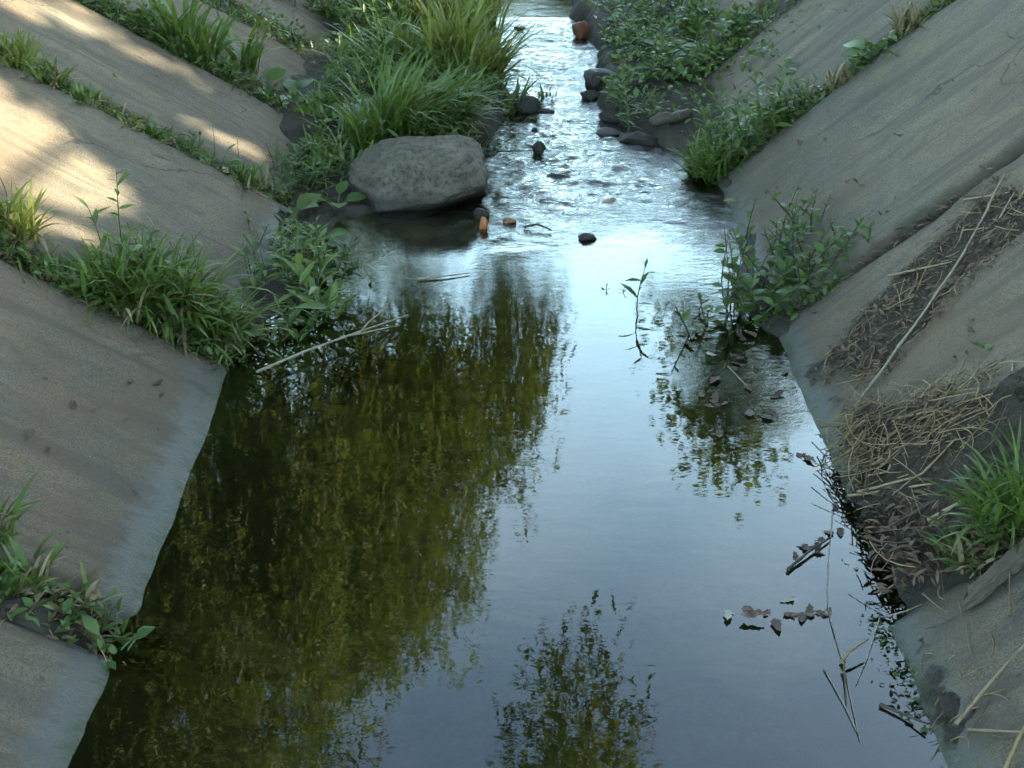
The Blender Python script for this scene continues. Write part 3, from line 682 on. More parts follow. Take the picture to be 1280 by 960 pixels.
weed(L_(290, 98), 'bushy weed between the tall blades and the rounded dock', 6, 0.15, 0.07, 8)
weed(L_(400, 150), 'trailing weed at the foot of the lush joint', 6, 0.14, 0.06, 8, lean=0.6)
rosette(L_(410, 178), 'low dock behind the left end of the boulder', 7, 0.09)
# long grass on the left sediment bar
grass(B_(487, 190), 'sedge clump with long blades bending over the boulder', 150, 0.55, 0.07, name='sedge', width=0.007, lean=(0.0, 0.6), curve=(0.8, 2.0), az=0.2, azr=0.9, lvar=0.45)
grass(B_(520, 180), 'thick sedge directly behind the boulder, leaning to the water', 170, 0.5, 0.09, name='sedge', width=0.007, lean=(0.1, 0.7), curve=(0.8, 2.0), az=0.1, azr=1.0)
grass(B_(560, 172), 'sedge at the right end of the boulder drooping to the riffle', 150, 0.42, 0.08, name='sedge', width=0.006, lean=(0.2, 0.9), curve=(0.8, 2.0), az=-0.1, azr=0.9)
grass(B_(455, 195), 'short upright sedge beside the plastic scrap', 60, 0.34, 0.05, name='sedge', width=0.008, lean=(0.0, 0.4))
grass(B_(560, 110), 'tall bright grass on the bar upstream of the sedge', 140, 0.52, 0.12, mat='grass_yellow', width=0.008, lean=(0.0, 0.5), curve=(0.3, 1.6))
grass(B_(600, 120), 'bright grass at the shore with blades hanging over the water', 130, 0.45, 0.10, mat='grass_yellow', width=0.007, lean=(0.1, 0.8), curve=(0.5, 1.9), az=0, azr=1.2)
grass(B_(635, 128), 'dark-bladed reed grass at the narrowest left shore', 60, 0.34, 0.07, mat='grass', width=0.008, lean=(0.1, 0.9), curve=(0.2, 1.2), az=0.2, azr=0.8)
grass(B_(686, 108), 'small dark iris shoots standing in the water off the left shore', 12, 0.20, 0.05, mat='weed', width=0.009, lean=(0.0, 0.5), curve=(0.1, 0.6), name='iris_shoots')
grass(B_(500, 100), 'grass mound behind the tall bright grass', 130, 0.42, 0.14, mat='grass', width=0.007, dry=10)
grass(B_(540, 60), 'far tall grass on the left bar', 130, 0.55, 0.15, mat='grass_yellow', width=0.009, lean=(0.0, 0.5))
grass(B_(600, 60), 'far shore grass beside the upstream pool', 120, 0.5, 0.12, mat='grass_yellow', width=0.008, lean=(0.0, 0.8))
grass(B_(480, 40), 'dense far grass below the third left joint', 120, 0.45, 0.16, mat='grass', width=0.008)
grass(L_(430, 35), 'grass in the fourth left joint beside the bar', 110, 0.3, 0.12, mat='grass')
weed(L_(395, 15), 'leafy weed in the fourth left joint', 7, 0.24, 0.08, 10)
weed(L_(440, 62), 'leafy weed at the foot of the fourth left joint', 7, 0.22, 0.08, 10)
weed(L_(360, 2), 'pale leafy weed at the top of the fourth left joint', 6, 0.22, 0.08, 9, mat='weed_light')
weed(B_(500, 140), 'leafy weed among the sedges behind the boulder', 6, 0.2, 0.08, 9)
weed(B_(560, 80), 'leafy weed among the bright bar grasses', 7, 0.3, 0.08, 10, mat='weed_light')
weed(B_(480, 75), 'bushy dark weed at the slab side of the bar', 7, 0.3, 0.08, 10)
grass(B_(612, 165), 'few dark blades trailing in the current right of the boulder', 16, 0.22, 0.03, mat='weed', width=0.006, lean=(0.5, 1.1), az=-0.3, azr=0.5)

# right side
for i, (a, b, h_, lf, lab, mt) in enumerate([
    (800, 150, 0.20, 0.07, 'leafy weed on the right mud shore above the log', 'weed'), (775, 130, 0.16, 0.06, 'low weed at the very edge of the right shore', 'weed'),
    (820, 110, 0.26, 0.09, 'bushy weed in the middle of the right weed bank', 'weed'), (850, 120, 0.22, 0.09, 'pale yellowish weed beside the log', 'weed_light'),
    (800, 75, 0.28, 0.09, 'tall weed upstream on the right weed bank', 'weed'), (850, 70, 0.28, 0.09, 'dark bushy weed against the far right slab', 'weed'),
    (890, 90, 0.22, 0.08, 'weed climbing the edge of the far right slab', 'weed'), (870, 40, 0.26, 0.09, 'weed high on the right weed bank', 'weed'),
    (830, 35, 0.3, 0.09, 'tallest weed at the upstream end of the right weed bank', 'weed'), (920, 45, 0.2, 0.08, 'weed at the upper slab edge with brown litter', 'weed'),
    (790, 35, 0.22, 0.08, 'weed growing over the tan concrete edge', 'weed_light'), (770, 60, 0.18, 0.07, 'weed between the black stones and the concrete edge', 'weed')]):
    p = B_(a, b) if i in (0, 1, 2, 4, 10, 11) else R_(a, b)
    weed(p, lab, 8, h_, lf, 10, mat=mt, lean=0.5, spread=0.10, tpl=LEAF_OVAL if i % 2 else LEAF_LANCE)
rosette(R_(835, 105), 'blue-green dock inside the right weed bank', 8, 0.12)
rosette(R_(800, 100), 'dock with shiny leaves near the black stones', 7, 0.1, mat='weed_light')
grass(R_(905, 65), 'brownish grass on the upper edge of the right weed bank', 80, 0.2, 0.12, mat='grass', dry=60)
# seam Y 5.65 right
weed(R_(885, 225), 'low bright weed at the water end of the right seam', 10, 0.26, 0.08, 12, mat='weed_light', lean=0.45, spread=.09)
grass(R_(890, 222), 'fine bright grass at the water end of the right seam', 200, 0.27, 0.10, mat='grass')
weed(R_(915, 200), 'dense leafy weed in the lower part of the right seam', 12, 0.30, 0.085, 13, mat='weed', lean=0.4, spread=.09)
weed(R_(945, 178), 'dense leafy weed in the middle of the right seam', 12, 0.30, 0.085, 13, mat='weed_light', lean=0.4, spread=.09)
weed(R_(975, 158), 'leafy weed near the upper end of the right seam growth', 11, 0.26, 0.085, 12, mat='weed', lean=0.4, spread=.08)
weed(R_(1003, 140), 'slender upright sprig above the right seam growth', 1, 0.25, 0.06, 8, lean=0.05, mat='weed_light')
weed(R_(995, 142), 'brown-stemmed weed closing the right seam growth', 7, 0.18, 0.07, 9, smat='stem_dark')
weed(R_(1078, 82), 'leafy weed alone halfway up the right seam', 6, 0.14, 0.07, 8, tpl=LEAF_OVAL, mat='weed')
rosette(R_(1100, 70), 'dock with two wide pale leaves halfway up the right seam', 5, 0.11, el=(0.1, 0.6))
grass(R_(1052, 100), 'dry tan grass below the lone seam weed', 70, 0.13, 0.06, mat='dry')
grass(R_(1140, 28), 'dry yellow grass near the top of the right seam', 80, 0.16, 0.08, mat='dry', dry=20)
weed(R_(1150, 22), 'small reddish weed near the top of the right seam', 4, 0.1, 0.05, 6)
# seam Y 4.13 right
weed(B_(905, 395), 'sprawling weed with dark bent stems at the pool edge', 7, 0.32, 0.065, 7, smat='stem_dark', lean=0.5, bare=0.4, srad=0.004, tpl=LEAF_OVAL, spread=0.10)
weed(R_(960, 385), 'low dark weed at the foot of the second right joint', 12, 0.22, 0.075, 10, lean=0.6, spread=0.12, tpl=LEAF_OVAL)
weed(R_(985, 345), 'sparse grey-green weed with thin dark stems over the concrete', 9, 0.28, 0.06, 9, smat='stem_dark', lean=0.6, bare=0.35, spread=.08)
weed(R_(1015, 345), 'thin weed higher in the second right joint', 7, 0.2, 0.06, 8, smat='stem_dark', lean=0.5)
weed(R_(1050, 325), 'small weed in the second right joint close to the litter', 4, 0.1, 0.045, 7)
weed(R_(1142, 280), 'tiny lone sprig high in the second right joint', 1, 0.07, 0.035, 6, mat='weed_light')
weed(B_(930, 370), 'weed with brown stems rising behind the sprawling weed', 6, 0.32, 0.06, 7, smat='stem_dark', lean=0.4, tpl=LEAF_OVAL)
for (a, b, st, h_, lab) in [(860, 385, 5, 0.2, 'thin dark-stemmed weed standing in the shallows off the right shore'), (850, 350, 4, 0.15, 'sparse weed in the shallows upstream of the lone sprig'), (1035, 320, 6, 0.2, 'sparse weed leaning out over the right slab'), (1005, 300, 6, 0.24, 'spindly weed with small leaves above the second right joint'), (965, 330, 7, 0.28, 'tall thin-stemmed weed against the right slab')]:
    weed(B_(a, b) if a < 900 else R_(a, b), lab, st, h_, 0.055, 8, smat='stem_dark', lean=0.55, bare=0.35, tpl=LEAF_OVAL, spread=0.10)
rosette(B_(945, 408), 'single pale dock leaf above the mud at the pool edge', 3, 0.07, mat='weed_light')
weed(B_(880, 370), 'low weed reaching from the right shore into the water', 8, 0.13, 0.05, 8, lean=0.7, az=3.1)
weed(P(812, 402, -0.04), 'lone upright sprig standing in the shallow water', 1, 0.25, 0.08, 8, lean=0.03, bare=0.4, mat='weed', cat='weed')
weed(P(772, 372, -0.02), 'small shoot barely above the pool surface', 2, 0.06, 0.03, 5)
weed(P(845, 392, -0.03), 'low floating shoot between the lone sprig and the shore', 2, 0.06, 0.04, 6, lean=0.6)
# near right
grass(R_(1255, 655), 'lush bright grass clump growing from the straw heap', 210, 0.24, 0.07, mat='grass', width=0.005, lean=(0.0, 0.8), curve=(0.6, 2.0))
grass(R_(1300, 640), 'tall grass clump higher up the straw-covered joint', 200, 0.26, 0.09, mat='grass', width=0.005, lean=(0.0, 0.8), curve=(0.6, 2.0))
grass(R_(1225, 690), 'dark trailing grass under the bright clump', 70, 0.16, 0.06, mat='weed', lean=(0.5, 1.3), dry=20)
rosette(R_(1190, 700), 'low dark-leaved plant in the mud near the near slab', 6, 0.05, tpl=LEAF_OVAL)

# ---------------------------------------------------------------- ground cover (nobody could count it)
def cover(name, label, cat, X, Y, Z, mats, size, blade=0.0):
    pass
def scatter_leaves(name, label, cat, pts, size, tpl, mat, el=(0.0, 1.2)):
    k = len(pts); d = rand_dirs(k); e = rng.uniform(el[0], el[1], k)
    a = rng.uniform(0, 2*np.pi, k); d = np.stack([np.cos(a)*np.cos(e), np.sin(a)*np.cos(e), np.sin(e)], 1)
    V, Fq = inst(tpl[0], tpl[1], pts, d, size*(0.5+0.8*rng.random(k)), roll=rng.normal(0, 0.4, k))
    o = link(name, mesh(name, V, Fq, M[mat], np.repeat(rng.random(k), len(tpl[0])))); return tag(o, label, cat, None, 'stuff')
def seam_pts(n, ys, x0, x1, wy=0.05, hz=0.03):
    X = rng.uniform(x0, x1, n); Y = ys + rng.normal(0, wy, n); Z = surf_z(X, Y) - 0.02 + hz*rng.random(n)
    return np.stack([X, Y, Z], 1)
pts = np.concatenate([seam_pts(650, 3.87, -2.0, -0.85, 0.045), seam_pts(500, 5.25, -2.6, -0.8, 0.04, 0.03), seam_pts(900, 6.3, -2.6, -0.8, 0.07, 0.08), seam_pts(900, 7.3, -2.4, -0.7, 0.1, 0.1), seam_pts(350, 2.45, -1.6, -0.85, 0.05), seam_pts(500, 8.6, -2.4, -0.7, 0.1, 0.1)])
scatter_leaves('ground_cover', 'tiny weed leaves filling the joints between the left slabs', 'ground cover', pts, 0.035, LEAF_OVAL, 'weed')
pts = np.concatenate([seam_pts(420, 3.87, -2.0, -0.85, 0.05, .02), seam_pts(520, 5.25, -2.6, -0.8, 0.045, .015), seam_pts(300, 6.3, -2.6, -0.8, 0.07), seam_pts(300, 2.45, -1.6, -0.85, 0.05, .02)])
scatter_leaves('leaf_litter', 'brown dead leaf bits lying in the left joints', 'leaf litter', pts, 0.03, LEAF_LANCE, 'dead_leaf', (-0.2, 0.4))
pts = np.concatenate([seam_pts(500, 5.65, 0.85, 2.4, 0.035), seam_pts(220, 4.13, 0.85, 1.12, 0.05), seam_pts(600, 7.0, 0.6, 1.9, 0.3, 0.12), seam_pts(300, 7.8, 0.5, 1.6, 0.35, 0.12)])
scatter_leaves('ground_cover', 'tiny weed leaves in the joints between the right slabs', 'ground cover', pts, 0.035, LEAF_OVAL, 'weed')
pts = np.concatenate([seam_pts(200, 5.65, 0.85, 2.4, 0.035, .01), seam_pts(250, 4.13, 0.85, 1.5, 0.02, .01), seam_pts(1100, 6.9, 0.7, 1.9, 0.3, 0.03), seam_pts(350, 2.85, 0.85, 1.6, 0.16, 0.02)])
scatter_leaves('leaf_litter', 'brown dead leaf bits lying in the right joints', 'leaf litter', pts, 0.035, LEAF_LANCE, 'dead_leaf', (-0.2, 0.4))
# bar cover
k = 5200; X = rng.uniform(-0.95, 0.0, k); Y = rng.uniform(5.35, 11, k); lb = np.interp(Y, LB_Y, LB_X); ok = X < lb-0.04
X, Y = X[ok], Y[ok]; Z = surf_z(X, Y) + 0.10*rng.random(len(X))
scatter_leaves('ground_cover', 'dense low leaves carpeting the left sediment bar', 'ground cover', np.stack([X, Y, Z], 1), 0.06, LEAF_LANCE, 'weed', (0.1, 1.3))
k = 1000; X = rng.uniform(0.4, 1.3, k); Y = rng.uniform(5.9, 11, k); rb = np.interp(Y, RB_Y, RB_X); ok = X > rb+0.06
X, Y = X[ok], Y[ok]; Z = surf_z(X, Y) + 0.08*rng.random(len(X))
scatter_leaves('ground_cover', 'low leaves carpeting the right mud shore upstream', 'ground cover', np.stack([X, Y, Z], 1), 0.05, LEAF_OVAL, 'weed', (0.1, 1.3))
def blade_field(name, label, pts, length, width, mat, lean=(0.1, 1.0)):
    V, Fq, T = blades(len(pts), length, 0.0, lean=lean, width=width, seg=4)
    nv = len(V)//len(pts); V = V + np.repeat(pts, nv, 0)
    o = link(name, mesh(name, V, Fq, M[mat], T)); return tag(o, label, 'grass', None, 'stuff')
k = 2600; X = rng.uniform(-0.95, 0.02, k); Y = rng.uniform(5.6, 11.5, k); ok = X < np.interp(Y, LB_Y, LB_X)-0.03
X, Y = X[ok], Y[ok]
blade_field('grass', 'thin grass growing all over the left sediment bar', np.stack([X, Y, surf_z(X, Y)], 1), 0.3, 0.005, 'grass')
pts = np.concatenate([seam_pts(500, 3.87, -2.2, -0.9, 0.05, .0), seam_pts(420, 5.25, -2.8, -0.9, 0.035, .0), seam_pts(500, 6.3, -2.8, -0.9, 0.06, .0), seam_pts(500, 7.3, -2.8, -0.9, 0.1, .0), seam_pts(300, 8.6, -2.8, -0.9, 0.06, 0), seam_pts(200, 5.65, 0.9, 2.5, 0.03, 0), seam_pts(200, 7.1, 1.0, 2.5, 0.15, 0)])
blade_field('grass', 'short thin grass sprouting along the slab joints', pts, 0.13, 0.0035, 'grass')
pts = np.concatenate([seam_pts(260, 3.87, -2.2, -0.9, 0.06, .0), seam_pts(360, 5.25, -2.8, -0.9, 0.035, .0), seam_pts(160, 6.3, -2.8, -0.9, 0.06, .0), seam_pts(160, 5.65, 0.9, 2.5, 0.03, 0), seam_pts(120, 2.45, -1.8, -0.9, 0.05, 0)])
blade_field('dry_grass', 'dead tan grass along the slab joints', pts, 0.11, 0.003, 'dry', (0.5, 1.5))
# bank tops
k = 9000; sidesel = rng.random(k) < 0.5
X = np.where(sidesel, -3.3-np.abs(rng.normal(0, 1.6, k)), 2.75+np.abs(rng.normal(0, 1.6, k))); Y = rng.uniform(-3, 17, k)
blade_field('grass', 'rough grass on top of both embankments', np.stack([X, Y, ground_z(X, Y)], 1), 0.4, 0.01, 'grass')

# ---------------------------------------------------------------- litter, straw, reeds, wood
def slope_patch(name, label, poly, thick, seed, mat='silt'):
    Q = np.array([PR(*p) for p in poly]); ys, xs = Q[:, 1], Q[:, 0]
    gx_ = np.arange(xs.min()-0.03, xs.max()+0.03, 0.009); gy_ = np.arange(ys.min()-0.03, ys.max()+0.03, 0.009)
    X, Y = np.meshgrid(gx_, gy_)
    dist = np.full(X.shape, 9.0); ins = np.zeros(X.shape, bool)
    for i in range(len(xs)):
        x1, y1, x2, y2 = xs[i-1], ys[i-1], xs[i], ys[i]
        t = np.clip(((X-x1)*(x2-x1)+(Y-y1)*(y2-y1))/((x2-x1)**2+(y2-y1)**2+1e-9), 0, 1)
        dist = np.minimum(dist, np.hypot(X-x1-t*(x2-x1), Y-y1-t*(y2-y1)))
        ins ^= ((y1 > Y) != (y2 > Y)) & (X < (x2-x1)*(Y-y1)/(y2-y1+1e-12)+x1)
    sdist = np.where(ins, dist, -dist) + 0.045*fbm(X*9, Y*9, seed) + 0.03*fbm(X*25, Y*25, seed+3)
    h = thick*np.clip(sdist/0.07, -0.6, 1)*(0.6+0.9*vnoise(X*10, Y*10, seed+5)) + 0.5*thick*fbm(X*22, Y*22, seed+6)*(sdist > 0)
    Z = slope_z(X) + h - 0.006
    keep = (sdist > -0.03); Fq = grid_faces(len(gx_), len(gy_)); Fq = Fq[keep.ravel()[Fq].all(1)]
    us = np.unique(Fq); mp = np.zeros(X.size, int); mp[us] = np.arange(len(us))
    V = np.stack([X, Y, Z], -1).reshape(-1, 3)[us]
    rimv = np.clip(sdist/0.13+0.12+0.9*fbm(X*6, Y*6, seed+8), 0, 1).ravel()[us]
    o = link(name, mesh(name, V, mp[Fq], M[mat], extra={'rim': rimv})); return tag(o, label, name.replace('_', ' '), None, 'stuff')
slope_patch('silt', 'dark dried silt and rotten litter smeared across the right slab', [(1000, 470), (1050, 400), (1110, 345), (1180, 280), (1250, 225), (1320, 190), (1330, 260), (1270, 310), (1215, 360), (1180, 410), (1130, 450), (1080, 490), (1030, 510)], 0.014, 201)
slope_patch('silt', 'small dark silt smear beside the long pale reed', [(1215, 310), (1268, 275), (1275, 290), (1225, 325)], 0.02, 205)
slope_patch('silt', 'dark wet silt heap under the straw at the broken joint', [(1030, 500), (1120, 500), (1220, 480), (1330, 440), (1330, 700), (1240, 690), (1180, 720), (1130, 760), (1090, 740), (1070, 650), (1040, 560)], 0.05, 211)
slope_patch('silt', 'muddy scum line along the waterline of the nearest right slab', [(1120, 770), (1190, 720), (1180, 790), (1210, 850), (1230, 960), (1160, 960), (1130, 860)], 0.02, 217)

def straw_field(name, label, pts, nrm_side, length, rad, mat, az_mean, az_sd, lift=0.02):
    A = Acc()
    for p in pts:
        L = length*random.uniform(0.15, 1.3)**1.3; a = random.gauss(az_mean, az_sd); ca = math.cos(a); sa = math.sin(a)
        e1 = np.array([math.cos(AL_R), 0, math.sin(AL_R)]); e2 = np.array([0, 1.0, 0]); nn = np.array([-math.sin(AL_R), 0, math.cos(AL_R)])
        q = np.linspace(-0.5, 0.5, 5); bend = random.gauss(0, 0.6); til = random.gauss(0, 0.25)
        pp = p + (q[:, None]*(e1*ca+e2*sa) + (bend*(0.25-q*q))[:, None]*(e2*ca-e1*sa) + (til*q)[:, None]*nn)*L + nn*random.uniform(0.2, 1.0)*lift
        V, Fq = tube(pp, rad*random.uniform(0.5, 1.3), 4); A.add(V, Fq, random.random())
    o = link(name, A.mesh(name, M[mat])); return tag(o, label, 'straw', None, 'stuff')
def quadpts(n, quad):
    Q = [PR(*p) for p in quad]; a, b = rng.random(n), rng.random(n)
    return np.array([Q[0]*(1-u)*(1-v)+Q[1]*u*(1-v)+Q[2]*u*v+Q[3]*(1-u)*v for u, v in zip(a, b)])
straw_field('straw', 'tangled heap of dry straw and reed bits at the broken joint', np.concatenate([quadpts(430, [(1045, 520), (1260, 470), (1260, 560), (1065, 610)]), quadpts(70, [(1060, 560), (1230, 520), (1260, 660), (1100, 730)])]), 1, 0.15, 0.0016, 'straw', 0.25, 1.0, 0.06)
straw_field('straw', 'thin dry stalks scattered over the dark silt smear', quadpts(190, [(1005, 480), (1240, 220), (1310, 260), (1090, 490)]), 1, 0.10, 0.0016, 'straw', 0.3, 0.7, 0.02)
straw_field('straw', 'dry stalk bits along the muddy waterline of the nearest slab', quadpts(60, [(1120, 770), (1280, 690), (1290, 960), (1180, 960)]), 1, 0.07, 0.0014, 'straw', 0.5, 0.9, 0.015)
def rand_leaf_mat(pts, label, mat, size, tpl=LEAF_LANCE, name='leaf_litter'):
    scatter_leaves(name, label, 'leaf litter', pts, size, tpl, mat, (-0.3, 0.4))
p_ = quadpts(1000, [(1000, 480), (1240, 220), (1310, 260), (1090, 490)]); p_[:, 2] += 0.02
rand_leaf_mat(p_, 'rotten dark leaf flakes on the silt smear of the right slab', 'dead_leaf', 0.027)
p_ = quadpts(1300, [(1040, 520), (1270, 480), (1280, 690), (1110, 760)]); p_[:, 2] += 0.035
rand_leaf_mat(p_, 'rotten leaf flakes mixed into the straw heap', 'dead_leaf', 0.035)

def reed(pts, rad, label, mat='reed', name='dry_reed', cat='reed', wob=0.01, taper=0.5, nodes=True):
    pts = np.array(pts, float); c = pts.mean(0)
    q = np.linspace(0, len(pts)-1, 14); dense = np.stack([np.interp(q, np.arange(len(pts)), pts[:, i]) for i in range(3)], 1)
    L = np.linalg.norm(pts[-1]-pts[0]); dense[1:-1] += rng.normal(0, wob*0.12*L, (12, 3))*[1, 1, 0.3]
    rr = np.linspace(1, taper, 14)*rad*0.8; rr = rr*(1+0.25*(np.arange(14) % 4 == 0))
    V, Fq = tube(dense-c, rr, 6); o = link(name, mesh(name, V, Fq, M[mat]), None, c); return tag(o, label, cat)
def Rp(x, y, up=0.02): return PR(x, y, up)
reed([Rp(1060, 520), Rp(1130, 425, 0.03), Rp(1200, 325, 0.03), Rp(1256, 218, 0.03)], 0.006, 'long pale reed stem lying diagonally up the right slab')
reed([Rp(1250, 272), Rp(1268, 240, 0.03)], 0.004, 'short pale reed beside the top of the long one')
reed([Rp(1205, 250), Rp(1262, 240, 0.03)], 0.004, 'brown twig crossing the long reed near its top', 'reed_brown')
reed([Rp(1110, 345), Rp(1190, 327, 0.035)], 0.005, 'brown stalk lying on the silt smear left of the long reed', 'reed_brown')
reed([Rp(1122, 560), Rp(1110, 590, .05), Rp(1083, 592+0, 0.05)][:2] + [Rp(1082, 595, 0.03)], 0.005, 'speckled pale reed piece sticking out of the straw heap')
reed([Rp(1072, 615, 0.05), Rp(1150, 595, 0.06), Rp(1195, 548, 0.06)], 0.005, 'curved brown stalk on top of the straw heap', 'reed_brown')
reed([Rp(1060, 620, 0.03), Rp(1130, 610, 0.05), Rp(1195, 600, 0.05)], 0.005, 'straight brown stalk along the lower side of the straw heap', 'reed_brown')
reed([Rp(1185, 505, 0.05), Rp(1205, 530, 0.04), Rp(1215, 535, 0.04)], 0.004, 'bent pale stalk at the upper side of the straw heap')
reed([Rp(1100, 665, 0.03), Rp(1170, 625, 0.05), Rp(1240, 590, 0.05)], 0.007, 'dark thick stick slanting down from the grass clump to the water', 'stem_dark', 'stick', 'stick')
reed([Rp(1160, 650, 0.04), Rp(1230, 610, 0.06)], 0.006, 'brown stick next to the dark thick stick', 'reed_brown', 'stick', 'stick')
reed([Rp(1060, 535, 0.03), Rp(1160, 515, 0.05), Rp(1250, 490, .05)], 0.006, 'brown reed along the upper edge of the straw heap', 'reed_brown')
reed([Rp(1195, 905, 0.02), Rp(1240, 850, 0.03), Rp(1295, 790, 0.03)], 0.005, 'brown reed lying across the nearest right slab', 'reed_brown')
reed([Rp(1210, 912, 0.015), Rp(1285, 915, 0.02)], 0.004, 'thin tan reed level across the nearest right slab', 'reed_brown')
reed([Rp(1255, 965, 0.03), Rp(1270, 930, 0.04), Rp(1290, 890, 0.05)], 0.006, 'golden reed stub at the nearest slab edge', 'straw')
reed([Rp(1262, 770, 0.02), Rp(1262, 715, 0.06)], 0.004, 'thin straw standing in front of the split plank', 'straw')
# dry upright stems on the left
def upright(px, py, h_, lean, label, rad=0.0022, f=L_):
    p = f(px, py); reed([p, p+[lean*0.4*h_, 0.02, h_*0.55], p+[lean*h_, -0.01, h_]], rad, label, 'stem_dark', 'dead_weed', 'weed', 0.03)
upright(246, 375, 0.26, 0.05, 'thin dead stem rising from the thick grass clumps'); upright(226, 380, 0.22, -0.25, 'leaning dead stem in the thick grass clumps')
upright(240, 360, 0.2, -0.3, 'short dead stem among the thick grass clumps')
upright(297, 215, 0.16, 0.1, 'curved dead stem in the thin mossy joint'); upright(268, 195, 0.15, 0.05, 'straight dead stem in the thin mossy joint')
upright(345, 225, 0.18, -0.15, 'dead stem at the foot of the thin mossy joint'); upright(14, 280, 0.22, -0.05, 'thin dead stem among the sunlit tufts')
reed([L_(295, 215, .02), L_(335, 240, 0.03)], 0.007, 'pale dead reed lying along the foot of the thin joint')
reed([L_(305, 232, .02), L_(336, 252, 0.03)], 0.006, 'second pale dead reed parallel to the one beside it', 'reed')
# planks
def plank(c, d, size, label, mat, name='plank', seed=1):
    L, W, T = size; n = 14; xs = np.linspace(-L/2, L/2, n); rr = np.random.default_rng(seed)
    prof = np.array([(-W/2, -T/2), (W/2, -T/2), (W/2, T/2), (0, T/2*1.15), (-W/2, T/2)])
    A = Acc(); V = []
    for i, x in enumerate(xs):
        j = (i in (0, n-1))*rr.uniform(-0.03, 0.03, 5); s = 1-0.25*(i in (0, n-1))
        V += [(x+j[k], p[0]*s*(1+0.06*rr.normal()), p[1]*s*(1+0.12*rr.normal())) for k, p in enumerate(prof)]
    Fq = [[i*5+k, i*5+(k+1) % 5, (i+1)*5+(k+1) % 5, (i+1)*5+k] for i in range(n-1) for k in range(5)]
    Fq += [[0, 4, 3, 1], [1, 3, 2, 2], ]; e = (n-1)*5; Fq += [[e, e+1, e+3, e+4]]
    Fq = [f for f in Fq if len(set(f)) == 4]
    o = link(name, mesh(name, np.array(V), np.array(Fq), M[mat], smooth=False))
    nn = (-math.sin(AL_R), 0, math.cos(AL_R)); m = frame_matrix(c, d, nn) @ Matrix.Rotation(math.pi/2, 4, 'Z'); o.matrix_world = m
    return tag(o, label, 'plank')
a, b = Rp(1185, 505, .05), Rp(1275, 468, .05); plank((a+b)/2, b-a, (np.linalg.norm(b-a)+.02, 0.035, 0.016), 'weathered grey board half buried at the top of the straw heap', 'wood')
a, b = Rp(1215, 745, .03), Rp(1300, 672, .05); plank((a+b)/2, b-a, (np.linalg.norm(b-a)+.02, 0.04, 0.022), 'split weathered plank on the rim of the nearest right slab', 'wood', seed=3)
# driftwood log on the right shore
p0, p1 = P(812, 152, 0.09), P(866, 141, 0.12)
V, Fq = tube(np.stack([np.interp(np.linspace(0, 1, 9), [0, 1], [p0[i], p1[i]]) for i in range(3)], 1)-(p0+p1)/2 + rng.normal(0, 0.004, (9, 3)), [0.018, 0.028, 0.03, 0.031, 0.029, 0.03, 0.028, 0.026, 0.016], 6)
lg = link('driftwood_log', mesh('driftwood_log', V, Fq, M['wood_dark']), None, (p0+p1)/2); tag(lg, 'short brown driftwood log on the right mud shore', 'log')
# dry branch in the pool corner: stem and forks
bp = [P(320, 464, 0.03), P(380, 437, 0.035), P(445, 415, 0.04), P(510, 393, 0.015)]
t = thing('dry_branch', 'pale forked dry branch reaching from the left bank into the pool', 'branch', bp[0])
for nm, pts, r0, r1 in (('stem', bp, 0.005, 0.0025), ('fork', [P(448, 418, 0.04), P(460, 404, 0.06), P(479, 388, 0.08)], 0.0032, 0.002), ('twig', [P(479, 388, 0.08), P(488, 376, 0.10)], 0.0018, 0.001), ('twig', [P(430, 420, .04), P(470, 412, .03), P(500, 405, 0.012)], 0.003, 0.002)):
    pts = np.array(pts)-bp[0]; V, Fq = tube(pts + rng.normal(0, 0.003, pts.shape), np.linspace(r0, r1, len(pts)), 6); link(nm, mesh(nm, V, Fq, M['reed']), t)
reed([P(522, 349, 0.006), P(555, 345, 0.008), P(588, 341, 0.006)], 0.005, 'pale flat reed floating below the boulder')
reed([P(622, 189, 0.015), P(645, 189, 0.03), P(666, 188, 0.03)], 0.005, 'dark twig lying against the angular stone in the riffle', 'stem_dark', 'twig', 'twig')
reed([P(655, 284, 0.01), P(672, 280, 0.02), P(690, 288, 0.012)], 0.007, 'dark bent twig floating beside the brown stone', 'stem_dark', 'twig', 'twig')
reed([P(1041, 640, 0.006), P(1036, 700, 0.005), P(1035, 765, 0.004), P(1052, 820, 0.004), P(1075, 925, 0.004)], 0.0022, 'long thin reed floating on the dark pool past the leaf rafts', 'reed')
reed([P(1030, 835, 0.004), P(1055, 880, 0.004), P(1072, 915, 0.004)], 0.002, 'thin reed converging with the long floating one', 'reed')
reed([P(1100, 772, 0.006), P(1085, 820, 0.005), P(1070, 855, 0.004)], 0.002, 'thin reed from the algae edge to the broken stalk', 'reed')
reed([P(1052, 828, 0.004), P(1060, 815, 0.03), P(1085, 799, 0.035)], 0.006, 'broken brown-ended stalk poking out of the pool', 'reed_brown')
reed([P(1055, 826, 0.02), P(1056, 850, 0.006), P(1058, 880, 0.004)], 0.0035, 'tan strip hanging from the broken stalk', 'straw')
reed([P(1100, 880, 0.006), P(1130, 893, 0.008), P(1160, 905, 0.02)], 0.005, 'dark twig drifting at the foot of the nearest slab', 'stem_dark', 'twig', 'twig')
reed([P(1110, 770, 0.01), P(1135, 763, 0.02), P(1165, 750, 0.05)], 0.003, 'thin pale twig at the tip of the nearest slab', 'reed', 'twig', 'twig')
reed([P(910, 458, 0.004), P(935, 484, 0.004)], 0.003, 'short white straw floating on the rippled right edge', 'reed')
reed([P(985, 712, .006), P(1010, 690, .012), P(1038, 672, .008)], 0.006, 'dark sodden stick in the upper leaf raft', 'stem_dark', 'stick', 'stick')
